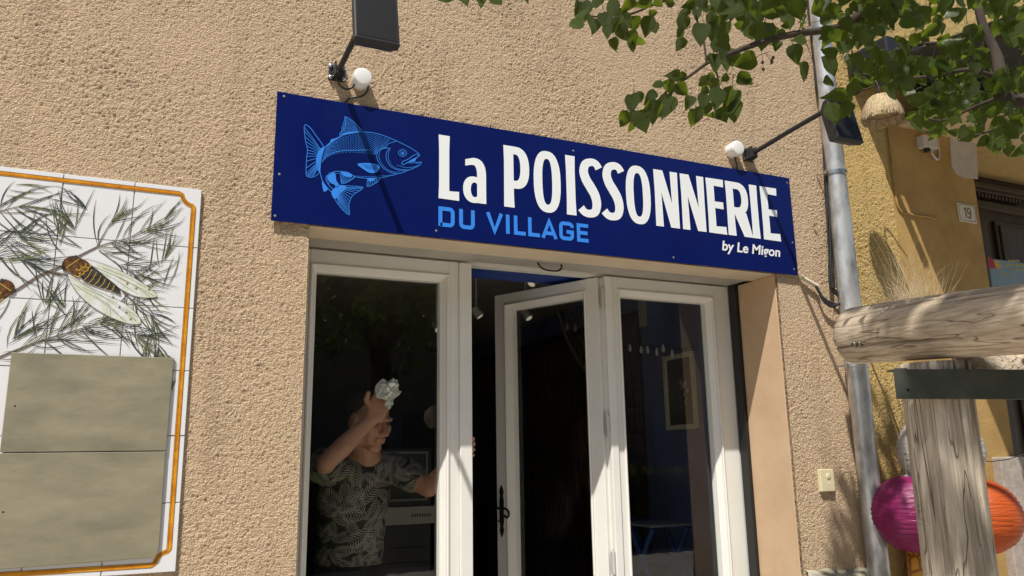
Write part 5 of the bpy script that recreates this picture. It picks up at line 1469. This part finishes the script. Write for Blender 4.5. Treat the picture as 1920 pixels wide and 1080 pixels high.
# short hair
mb = MB(); mb.ball(hp_(0, .024, .043), (.0775, .089, .086), 24, H3); mb.ball(hp_(0, .050, .0), (.066, .058, .060), 20, H3)
remesh(mb, 'hair', mat('short brown hair', (.045, .024, .014), .8, var=.4, vscale=90, bump=.003, bscale=160), man, .006, 2, lambda c, n: c + n * .003 * mnoise.noise(c * 160))
# T-shirt
mb = MB()
up_ = (chest - hipC).normalized()
hem = chest.lerp(hipC, (chest.z - W(652, 1056, .87).z) / (chest.z - hipC.z))
mb.ball(chest + Vector((0, 0, .015)), (.158, .116, .165), 24); mb.ball(chest.lerp(hem, .45), (.148, .114, .15), 24); mb.ball(chest.lerp(hem, .75), (.146, .116, .13), 24); mb.ball(chest.lerp(hem, 1.05), (.146, .118, .12), 24)
for s in (Rsh, Lsh): cap(mb, neckB + Vector((0, .02, -.062)), s + Vector((0, 0, .0)), .072, .068)
cap(mb, Rsh, Rsh.lerp(Rel, .62), .068, .066); cap(mb, Lsh, Lsh.lerp(Lel, .48), .068, .068)
shirt_d = lambda c, n: c + n * (.007 * mnoise.noise(Vector((c.x * 9, c.y * 9, c.z * 4))) + .0035 * mnoise.noise(Vector((c.x * 26 + c.z * 12, c.y * 20, c.z * 14))))
shirt = remesh(mb, 'tshirt', mat('dark olive jersey', (.026, .027, .020), .9, var=.25, vscale=30, bump=.0006, bscale=500), man, .0065, 8, shirt_d)
# cut the shirt at the hem
off = LOC[man.name]
bm = bmesh.new(); bm.from_mesh(shirt.data)
bmesh.ops.bisect_plane(bm, geom=list(bm.verts) + list(bm.edges) + list(bm.faces), plane_co=hem - off, plane_no=(0.03, .0, 1), clear_inner=True)
bvh = BVHTree.FromBMesh(bm); bm.to_mesh(shirt.data)
rl = random.Random(21)
prn = MB(); faces = list(bm.faces); bm.faces.ensure_lookup_table()
fcs = [(f.calc_center_median(), f.normal.copy()) for f in faces]; bm.free()
placed = []
for tries in range(6000):
    c, n = fcs[rl.randrange(len(fcs))]
    if any((c - q).length < .046 for q in placed): continue
    placed.append(c)
    t1 = n.cross(Vector((rl.uniform(-.4, .4), .2, 1))).normalized(); t2 = n.cross(t1).normalized()
    a_ = rl.uniform(0, 6.28); ax = t1 * math.cos(a_) + t2 * math.sin(a_); ay = n.cross(ax)
    L_ = rl.uniform(.08, .125); cv = rl.uniform(-.25, .25)
    def on(u, v):
        p = c + ax * (u - .5) * L_ + ay * (v * L_ + cv * L_ * (u - .5) ** 2 * 2)
        loc_, nn, i_, d_ = bvh.find_nearest(p)
        return (loc_ + nn * .0016 + off) if loc_ else (p + off)
    prn.add([on(0, -.008), on(.5, -.008), on(1, -.003), on(1, .003), on(.5, .008), on(0, .008)], [(0, 1, 4, 5), (1, 2, 3, 4)])
    for s in (-1, 1):
        for k in range(8):
            u = .16 + k * .10; l_ = .36 * math.sin(math.pi * (.18 + .76 * k / 8)) + .05
            e = (u + l_ * .62, s * l_ * .80); m_ = ((u + e[0]) / 2 - .012, e[1] / 2 + s * .02)
            prn.add([on(u - .012, s * .01), on(m_[0] - .022, m_[1] + s * .012), on(*e), on(m_[0] + .022, m_[1] - s * .012), on(u + .014, s * .01)], [(0, 1, 4), (1, 2, 3), (1, 3, 4)])
tag(prn.build('leaf_print', mat('pale leaf print', (.33, .31, .27), .9, var=.3, vscale=15), shirt, recalc=False), kind='stuff')
# trousers
mb = MB(); M_TR = mat('dark trousers', (.012, .012, .014), .9)
mb.ball(hipC + Vector((0, 0, .0)), (.155, .112, .13), 20); mb.ball(hipC.lerp(hem, .8), (.148, .108, .09), 20)
for s in (-1, 1): cap(mb, hipC + Vector((s * .075, 0, -.05)), Vector((hipC.x + s * .10, hipC.y + .02, .62)), .088, .065); cap(mb, Vector((hipC.x + s * .10, hipC.y + .02, .62)), Vector((hipC.x + s * .10, hipC.y + .05, .23)), .062, .052)
remesh(mb, 'trousers', M_TR, man, .010, 4)
for s in (-1, 1):
    mb = MB(); mb.ball((hipC.x + s * .10, hipC.y - .01, .165), (.048, .125, .045), 14); mb.build('shoe', M_BLACK, man, smooth=True)
# the cloth
rgc = W(727, 735, .384)
rag = thing('cleaning_cloth', 'crumpled white cloth pressed on the pane in the raised hand', 'cloth', rgc - Vector((0, 0, .08)))
outl = [(a_ * .88, b_ * .88) for a_, b_ in ((-26, 4), (-20, -20), (-10, -27), (4, -23), (14, -30), (21, -22), (22, -8), (27, 2), (18, 8), (13, 12), (10, 26), (3, 35), (-3, 28), (-8, 14), (-18, 12))]
mb = MB(); NR, NT = 26, 90
oc_ = catmull(outl, 6, True); 
for i in range(NR + 1):
    for j in range(NT):
        q = oc_[int(j * len(oc_) / NT)]; r_ = i / NR
        u, v = q.x * r_, q.y * r_
        a_ = math.atan2(v, u)
        fold = abs(mnoise.noise(Vector((u * .11, v * .11, 3)))) * 1.3 + abs(mnoise.noise(Vector((u * .24 + 4, v * .24, 7)))) * .7 + .35 * abs(mnoise.noise(Vector((math.cos(a_) * 4, math.sin(a_) * 4, r_ * 1.5))))
        p = W(727 + u, 735 + v, .384)
        p.y += .022 - .030 * fold - .016 * (1 - r_ ** 2)
        p.y = max(p.y, YF + .0585)
        mb.v.append(tuple(p + Vector((.004 * mnoise.noise(p * 60), 0, .004 * mnoise.noise(p * 60 + Vector((3, 3, 3)))))))
for i in range(NR):
    for j in range(NT):
        j2 = (j + 1) % NT; mb.f.append((i * NT + j, i * NT + j2, (i + 1) * NT + j2, (i + 1) * NT + j))
mb.mi = [0] * len(mb.f)
rg_ = mb.build('rag', mat('white cloth', (.82, .84, .76), .95, var=.1, vscale=40, bump=.0015, bscale=160), rag, smooth=True)
sd = rg_.modifiers.new('thick', 'SOLIDIFY'); sd.thickness = .004; sd.offset = -1
# ================================================================== tree
tree = thing('pear_tree', 'leafy green tree whose branches hang in front of the wall at the upper right', 'tree', (2.35, -5.3, 0))
M_BARK = mat('grey brown bark', (.065, .048, .035), .95, col2=(.03, .022, .016), vscale=30, stretch=(1, 1, .3), bump=.006, bscale=40)
M_LEAF = leaf_mat('pear leaf', (.013, .031, .004), (.040, .068, .008), (.22, .30, .02))
def limb(pts, r0, r1, k=5, n=8, name='limb'):
    c = catmull(pts, k); mb = MB(); N_ = len(c)
    mb.tube([p + Vector((mnoise.noise(p * 6), mnoise.noise(p * 6 + Vector((9, 0, 0))), mnoise.noise(p * 6 + Vector((0, 9, 0))))) * r0 * .5 for p in c], [r0 + (r1 - r0) * i / (N_ - 1) for i in range(N_)], n)
    return mb.build(name, M_BARK, tree, smooth=True)
limb([(2.35, -5.3, 0), (2.33, -5.28, 1.0), (2.38, -5.25, 2.0), (2.35, -5.2, 2.9)], .15, .11, name='trunk', n=16)
hub = Vector((2.35, -5.2, 2.85))
D0 = 2.0
def px3(lst): return [WD(x, y, d) for x, y, d in lst]
m0 = px3([(2250, 60, 1.95)])[0]
limb([hub, (2.5, -4.2, 3.5), (2.6, -3.2, 3.35), m0], .09, .035)
limb([hub, (1.4, -4.6, 3.9), (.8, -3.6, 4.4), (.6, -2.9, 4.6)], .07, .02)
limb([hub, (3.4, -5.0, 3.8), (4.4, -4.6, 4.3)], .07, .02); limb([hub, (1.6, -6.2, 3.9), (1.0, -7.0, 4.4)], .07, .02); limb([hub, (2.4, -5.0, 4.6), (2.6, -4.4, 5.6)], .07, .02)
limb([(2.5, -4.2, 3.5), (2.3, -2.8, 4.4), (1.9, -1.6, 4.6), (1.75, -1.2, 4.5)], .045, .012)
# branches seen in the picture
limb([m0] + px3([(2050, 110, 1.95), (1930, 190, 1.95), (1886, 176, 1.97), (1872, 110, 2.0), (1850, 60, 2.03), (1835, 10, 2.05)]), .024, .009)
limb([m0] + px3([(1990, -20, 2.0), (1800, -30, 2.05), (1640, 5, 2.1), (1600, 35, 2.1), (1560, 52, 2.1), (1480, 64, 2.1), (1400, 88, 2.1), (1330, 105 + 10, 2.1)]), .016, .0065)
limb(px3([(1330, 115, 2.1), (1290, 145, 2.1), (1250, 172, 2.1), (1205, 215, 2.08)]), .0048, .0016, name='twig')
limb(px3([(1335, 112, 2.1), (1345, 140, 2.08), (1350, 170, 2.07)]), .0034, .0015, name='twig')
limb(px3([(1325, 118, 2.1), (1318, 70, 2.12), (1305, 30, 2.14), (1300, -20, 2.16)]), .003, .0022, name='twig')
limb(px3([(1400, -30, 2.2), (1290, -8, 2.18), (1235, 5, 2.18), (1190, 24, 2.16), (1150, 34, 2.14), (1110, 30, 2.12)]), .0055, .002, name='twig')
limb(px3([(1120, -60, 2.3), (1000, -40, 2.3), (900, -20, 2.3), (840, -12, 2.3)]), .004, .0015, name='twig')
limb([m0] + px3([(1990, 30, 2.1), (1900, 60, 2.15), (1800, 80, 2.2), (1720, 85, 2.25), (1640, 110, 2.28)]), .012, .003, name='twig')
limb(px3([(1885, 150, 1.98), (1820, 130, 2.0), (1760, 140, 2.05), (1680, 150, 2.1), (1600, 175, 2.15)]), .007, .002, name='twig')
limb(px3([(1890, 178, 1.96), (1830, 200, 2.0), (1770, 225, 2.05), (1740, 222, 2.05)]), .006, .002, name='twig')
limb(px3([(1990, 130, 1.95), (1940, 220, 2.0), (1880, 240, 2.05), (1830, 255, 2.05)]), .006, .002, name='twig')
# one leaf: heart-shaped blade with a drawn-out tip, folded at the rib, with a stalk
def leaf_mesh(name, fold, curl, wid):
    st = [(0, .0), (.025, .17), (.09, .34), (.21, .46), (.37, .50), (.54, .45), (.70, .32), (.83, .16), (.92, .06), (1.0, .0)]
    vs = []; fs = []
    for t, w in st: vs.append((0, t, -curl * t * t))
    nL = len(vs)
    for s in (-1, 1):
        for t, w in st[1:-1]: vs.append((s * w * wid * (1 + .08 * s * math.sin(wid * 40)), t - .05 * (w > .3) + .015 * math.sin(t * 17 + s * 3 + wid * 30), abs(w) * fold - curl * t * t + .045 * math.sin(t * 9 + s * 2 + fold * 20)))
    for s, b in ((0, nL), (1, nL + len(st) - 2)):
        for i in range(len(st) - 1):
            a0, a1 = i, i + 1
            if i == 0: f = (a0, a1, b)
            elif i == len(st) - 2: f = (a0, a1, b + i - 1)
            else: f = (a0, a1, b + i, b + i - 1)
            fs.append(f if s else tuple(reversed(f)))
    b = len(vs)
    for (x, y, z) in ((0, .02, .0), (.05, -.25, .03), (.02, -.55, .1)): vs += [(x - .012, y, z), (x + .012, y, z)]
    fs += [(b, b + 1, b + 3, b + 2), (b + 2, b + 3, b + 5, b + 4)]
    me = bpy.data.meshes.new(name); me.from_pydata(vs, [], fs); me.materials.append(M_LEAF)
    me.polygons.foreach_set('use_smooth', [True] * len(me.polygons))
    return me
LM = [leaf_mesh('leaf', .55, .35, .78), leaf_mesh('leaf', .30, .45, .68), leaf_mesh('leaf', .25, .12, .80), leaf_mesh('leaf', .42, .25, .74), leaf_mesh('leaf', .15, .08, .86), leaf_mesh('leaf', .35, -.15, .70)]
rv = random.Random(31)
nleaf = [0]; spare = MB()
def frame_leaf(pos, tipdir, nrm, L_):
    y = tipdir.normalized(); z = (nrm - y * nrm.dot(y)).normalized(); x = y.cross(z)
    M = Matrix(((x.x, y.x, z.x, 0), (x.y, y.y, z.y, 0), (x.z, y.z, z.z, 0), (0, 0, 0, 1))) @ Matrix.Scale(L_, 4)
    M.translation = pos
    return M
def put_leaf(pos, tipdir, nrm, L_, single=True):
    M = frame_leaf(pos, tipdir, nrm, L_); me = LM[rv.randrange(6)]
    if single and nleaf[0] < 300:
        nleaf[0] += 1
        o = link('leaf', me, None, tree)
        Mi = M.copy(); Mi.translation = M.translation - LOC[tree.name]; o.matrix_local = Mi
    else:
        b = len(spare.v); spare.v += [tuple(M @ v.co) for v in me.vertices]
        for p in me.polygons: spare.f.append(tuple(b + i for i in p.vertices)); spare.mi.append(0)
def pic_leaf(px, py, lpx, adeg, d, tilt=.75):
    """leaf centred near a pixel, blade tip towards adeg in the picture (0 right, 90 down)"""
    a = rad(adeg); y = IMR * math.cos(a) + IMD * math.sin(a) + IMF * rv.uniform(-.5, .5)
    for _ in range(12):
        nrm = -IMF + IMR * rv.uniform(-tilt, tilt) + IMD * rv.uniform(-tilt, tilt)
        if abs(nrm.normalized().dot(SUN)) < (.42 if rv.random() < .70 else 1): break
    if rv.random() < .25: nrm = -nrm
    L_ = lpx / FPX * d * .95; y.normalize()
    put_leaf(WD(px, py, d) - y * L_ * .5, y, nrm, L_)
Zm = lambda u, v: (1060 + u / 4.153, v / 4.153)
for (u, v, l, a) in ((80, 210, 190, 100), (140, 110, 190, 80), (215, 200, 190, 90), (200, 40, 150, 60), (360, 60, 170, 100), (320, 170, 170, 80), (330, 260, 130, 90), (440, 130, 140, 70), (450, 260, 160, 60),
                     (520, 300, 140, 80), (380, 350, 120, 60), (525, 360, 110, 90), (590, 330, 120, 40), (540, 190, 140, 90), (640, 210, 180, 100), (690, 220, 120, 80), (690, 100, 90, 0), (730, 25, 100, 30), (830, 20, 120, 0),
                     (600, 20, 160, 170), (480, 40, 150, 120), (250, 20, 140, 100), (400, 200, 150, 110), (480, 170, 140, 60), (100, 60, 130, 110),
                     (920, 90, 120, 150), (915, 190, 140, 100), (890, 260, 120, 140), (895, 350, 130, 120), (1020, 120, 120, 90), (960, 40, 130, 160), (1130, 70, 130, 200), (1250, 70, 220, 150), (1330, 40, 220, 120),
                     (1060, 270, 200, 100), (1150, 180, 180, 60), (1160, 250, 190, 90), (1240, 240, 160, 100), (1170, 370, 140, 120), (1230, 330, 150, 60), (1400, 150, 220, 100), (1440, 230, 220, 90), (1330, 470, 190, 30),
                     (1250, 480, 160, 80), (1160, 500, 190, 90), (1260, 370, 110, 20), (1345, 195, 90, 180), (1070, 40, 150, 60), (1180, 20, 160, 100), (1430, 60, 200, 80),
                     (455, 930, 160, 110), (520, 810, 160, 100), (525, 950, 200, 90), (600, 950, 200, 70), (560, 750, 110, 200), (640, 830, 120, 120), (660, 760, 140, 140), (700, 880, 210, 120), (780, 840, 230, 110), (710, 660, 120, 130),
                     (790, 650, 150, 200), (820, 700, 120, 80), (840, 590, 150, 180), (910, 600, 90, 110), (910, 700, 150, 40), (960, 800, 130, 110), (730, 900, 150, 100),
                     (1120, 600, 90, 160), (1070, 640, 120, 150), (1150, 660, 120, 100), (1060, 720, 130, 120), (1075, 790, 140, 110), (1100, 850, 130, 100), (1180, 790, 160, 100), (1190, 890, 170, 150), (1000, 920, 160, 100),
                     (1050, 880, 120, 80), (1260, 760, 180, 60), (1310, 870, 210, 95), (1400, 610, 140, 20), (1240, 610, 90, 140), (1250, 850, 150, 100), (1230, 900, 140, 60)):
    px, py = Zm(u, v); pic_leaf(px, py, l / 4.153, a, rv.uniform(1.98, 2.2))
for px, py, l, a in ((835, -4, 34, 170), (872, -2, 36, 75), (908, 2, 40, 100), (932, 2, 34, 60), (985, -10, 30, 90), (845, -22, 36, 120), (900, -26, 40, 90)): pic_leaf(px, py, l, a, 2.3)
# the thick of it on the right
Zr = lambda u, v: (1340 + u / 3.31, v / 3.31)
for (u, v, l, a) in ((500, 340, 150, 75), (545, 440, 150, 70), (520, 250, 110, 180), (710, 230, 130, 20), (720, 410, 170, 70), (710, 320, 120, 190), (715, 515, 120, 0), (740, 600, 170, 150), (830, 660, 180, 110), (735, 700, 170, 80), (800, 690, 150, 100),
                     (850, 560, 120, 90), (950, 115, 130, 20), (185, 385, 170, 160), (190, 490, 130, 30), (40, 320, 150, 90), (90, 60, 220, 140), (230, 120, 240, 110), (300, 230, 200, 90), (420, 40, 200, 120), (450, 140, 160, 100), (520, 60, 170, 60),
                     (820, 160, 130, 60), (900, 230, 170, 100), (1000, 360, 170, 100), (930, 420, 160, 120), (870, 380, 150, 90), (1100, 570, 200, 110), (960, 300, 120, 100), (330, 40, 170, 160), (15, 600, 150, 100), (110, 640, 190, 95)):
    px, py = Zr(u, v); pic_leaf(px, py, l / 3.31 * .95, a, rv.uniform(1.95, 2.25))
def mass(px, py):
    lo = np.interp(px, [1380, 1450, 1530, 1600, 1640, 1700, 1760, 1830, 1880, 1930], [60, 90, 70, 190, 170, 235, 260, 262, 285, 290])
    return py < lo
gaps = [(1655, 85, 26), (1790, 55, 24), (1755, 92, 18), (1900, 110, 26), (1842, 45, 22), (1515, 115, 40), (1620, 100, 24), (1560, 120, 30), (1590, 140, 20), (1652, 210, 58), (1450, 130, 40), (1700, 60, 16), (1740, 10, 14), (1870, 80, 14)]
k = 0
while k < 560:
    px, py = rv.uniform(1390, 1935), rv.uniform(-30, 290)
    if not mass(px, py) or any(math.hypot(px - gx, py - gy) < gr_ for gx, gy, gr_ in gaps): continue
    if px < 1600 and rv.random() < .55: continue
    k += 1
    d = rv.uniform(1.85, 2.6)
    a = 90 + rv.gauss(0, 50)
    pic_leaf(px, py, rv.uniform(22, 38) * 2.1 / d, a, d, .9)
# tiny fruit hanging by Branch A
for (px, py) in ((1430, 117), (1431, 130), (1447, 113), (1450, 108), (1447, 117)):
    c = WD(px, py, 2.1); mb = MB(); mb.ball(c, .0045, 8); mb.tube([c, WD(1428 + (px - 1430) * .4, 100, 2.1)], .0006, 4); mb.build('fruit', M_BARK, tree, smooth=True)
# leaves above the picture whose shade falls at the lower right of the wall and on the logs
ok = lambda p: not (-60 < proj(p)[0] < 1980 and -60 < proj(p)[1] < 1140)
def shade_ok(p):
    kk = -p.y; X = p.x + kk; z = p.z - 2.35 * kk
    return not (-1.0 < X < 2.66 and 1.0 < z < 4.0) and not (2.66 <= X < 3.4 and 1.95 < z < 4.0)
def rleaf(p, L_):
    v = Vector((rv.gauss(0, 1), rv.gauss(0, 1), rv.gauss(0, 1))); t = Vector((rv.gauss(0, .6), rv.gauss(0, .6), -1)).normalized()
    put_leaf(p, t, v, L_, False)
k = 0
while k < 230:
    X = rv.uniform(2.70, 3.2); z = rv.uniform(.8, 1.9)
    if z > 1.1 + (X - 2.70) * 1.9: continue
    s = rv.uniform(1.0, 1.55); p = Vector((X - s, -s, z + 2.35 * s))
    if ok(p): rleaf(p, rv.uniform(.06, .085)); k += 1
for k in range(190):
    u = rv.random()
    if u < .7: q = b0 + dr * rv.uniform(-.1, .55) + Vector((0, 0, .04))
    else: q = Vector((pt.x, pt.y, rv.uniform(1.2, 1.75)))
    q = q + Vector((rv.gauss(0, .05), rv.gauss(0, .05), 0)); s = rv.uniform(.9, 1.7)
    p = q - SUN / SUN.y * s
    if ok(p) and shade_ok(p): rleaf(p, rv.uniform(.06, .09))
# rough clumps of the crown over and behind the camera
cl = [((.9, -3.2, 4.4), .6), ((2.4, -3.2, 4.3), .8), ((1.4, -4.2, 4.2), .9), ((2.4, -5.2, 4.6), 1.1), ((3.4, -4.4, 4.2), .9), ((1.4, -6.0, 4.2), 1.0), ((3.4, -5.8, 4.4), 1.0), ((2.4, -6.6, 4.3), 1.0),
      ((1.7, -5.0, 3.4), .8), ((2.8, -5.6, 3.4), .8), ((2.3, -4.4, 3.4), .7), ((3.0, -6.2, 3.5), .8), ((1.6, -6.4, 3.3), .7), ((2.6, -2.7, 3.4), .45), ((4.2, -5.2, 3.9), .8)]
for (c, r) in cl:
    n = int(520 * r * r) if c[1] < -3 else int(260 * r * r)
    for i in range(n):
        v = Vector((rv.gauss(0, 1), rv.gauss(0, 1), rv.gauss(0, .75))).normalized() * r * rv.random() ** .4
        p = Vector(c) + v
        if ok(p) and shade_ok(p): rleaf(p, rv.uniform(.06, .10))
tag(spare.build('foliage', M_LEAF, tree, smooth=True, recalc=False), kind='stuff')

# ================================================================== house across the street (seen in the panes)
hs2 = thing('village_house', 'shaded pale house across the street, reflected faintly in the panes', 'building', (2, -13, 0))
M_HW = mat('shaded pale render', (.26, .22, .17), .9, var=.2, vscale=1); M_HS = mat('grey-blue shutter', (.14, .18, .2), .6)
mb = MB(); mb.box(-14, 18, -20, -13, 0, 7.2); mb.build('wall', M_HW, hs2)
mb = MB(); mb.add([(-14.5, -12.5, 7.1), (18.5, -12.5, 7.1), (18.5, -16.5, 8.6), (-14.5, -16.5, 8.6)], [(0, 1, 2, 3)]); mb.add([(-14.5, -12.5, 7.21), (18.5, -12.5, 7.21), (18.5, -16.5, 8.71), (-14.5, -16.5, 8.71)], [(0, 1, 2, 3)])
mb.build('roof', mat('clay roof', (.35, .16, .09), .9, var=.3, vscale=4), hs2)
for fl_ in range(2):
    for k in range(9):
        x = -12 + 3.4 * k; z = 1.0 + 3.3 * fl_
        mb = MB(); mb.box(x, x + 1.0, -12.995, -12.96, z, z + 1.6); w_ = mb.build('window', mat('dark panes', (.02, .02, .02), .1), hs2)
        for s in (-.52, 1.02): mb = MB(); mb.box(x + s, x + s + .5, -12.99, -12.94, z - .02, z + 1.62); mb.build('shutter', M_HS, hs2)
# leafy mass added across the street to keep sunlit paving out of reflections
mb = MB(); rh = random.Random(14)
for i in range(5200):
    x = rh.uniform(-12, 15); f_ = rh.random(); z = rh.uniform(.05, 1.35) if f_ < .7 else 1.35; y = -9.0 + rh.gauss(0, .05) if f_ < .7 else rh.uniform(-9.8, -9.0)
    c = Vector((x, y, z + rh.gauss(0, .03))); a_ = Vector((rh.gauss(0, 1), rh.gauss(0, 1), rh.gauss(0, 1))).normalized() * .07; b_ = a_.orthogonal().normalized() * .05
    mb.add([c - a_, c + b_, c + a_, c - b_], [(0, 1, 2, 3)])
hg = thing('added_hedge', 'added dark clipped greenery across the street, masking sunlit paving in the pane reflections', 'added_hedge', (1.5, -9.4, 0))
tag(mb.build('leaves', M_LEAF, hg, recalc=False), kind='stuff')
mb = MB(); mb.box(-12, 15, -9.75, -9.05, 0, 1.3); mb.build('inner_growth', mat('dark hedge core', (.012, .02, .006), .95, var=.3, vscale=12), hg)
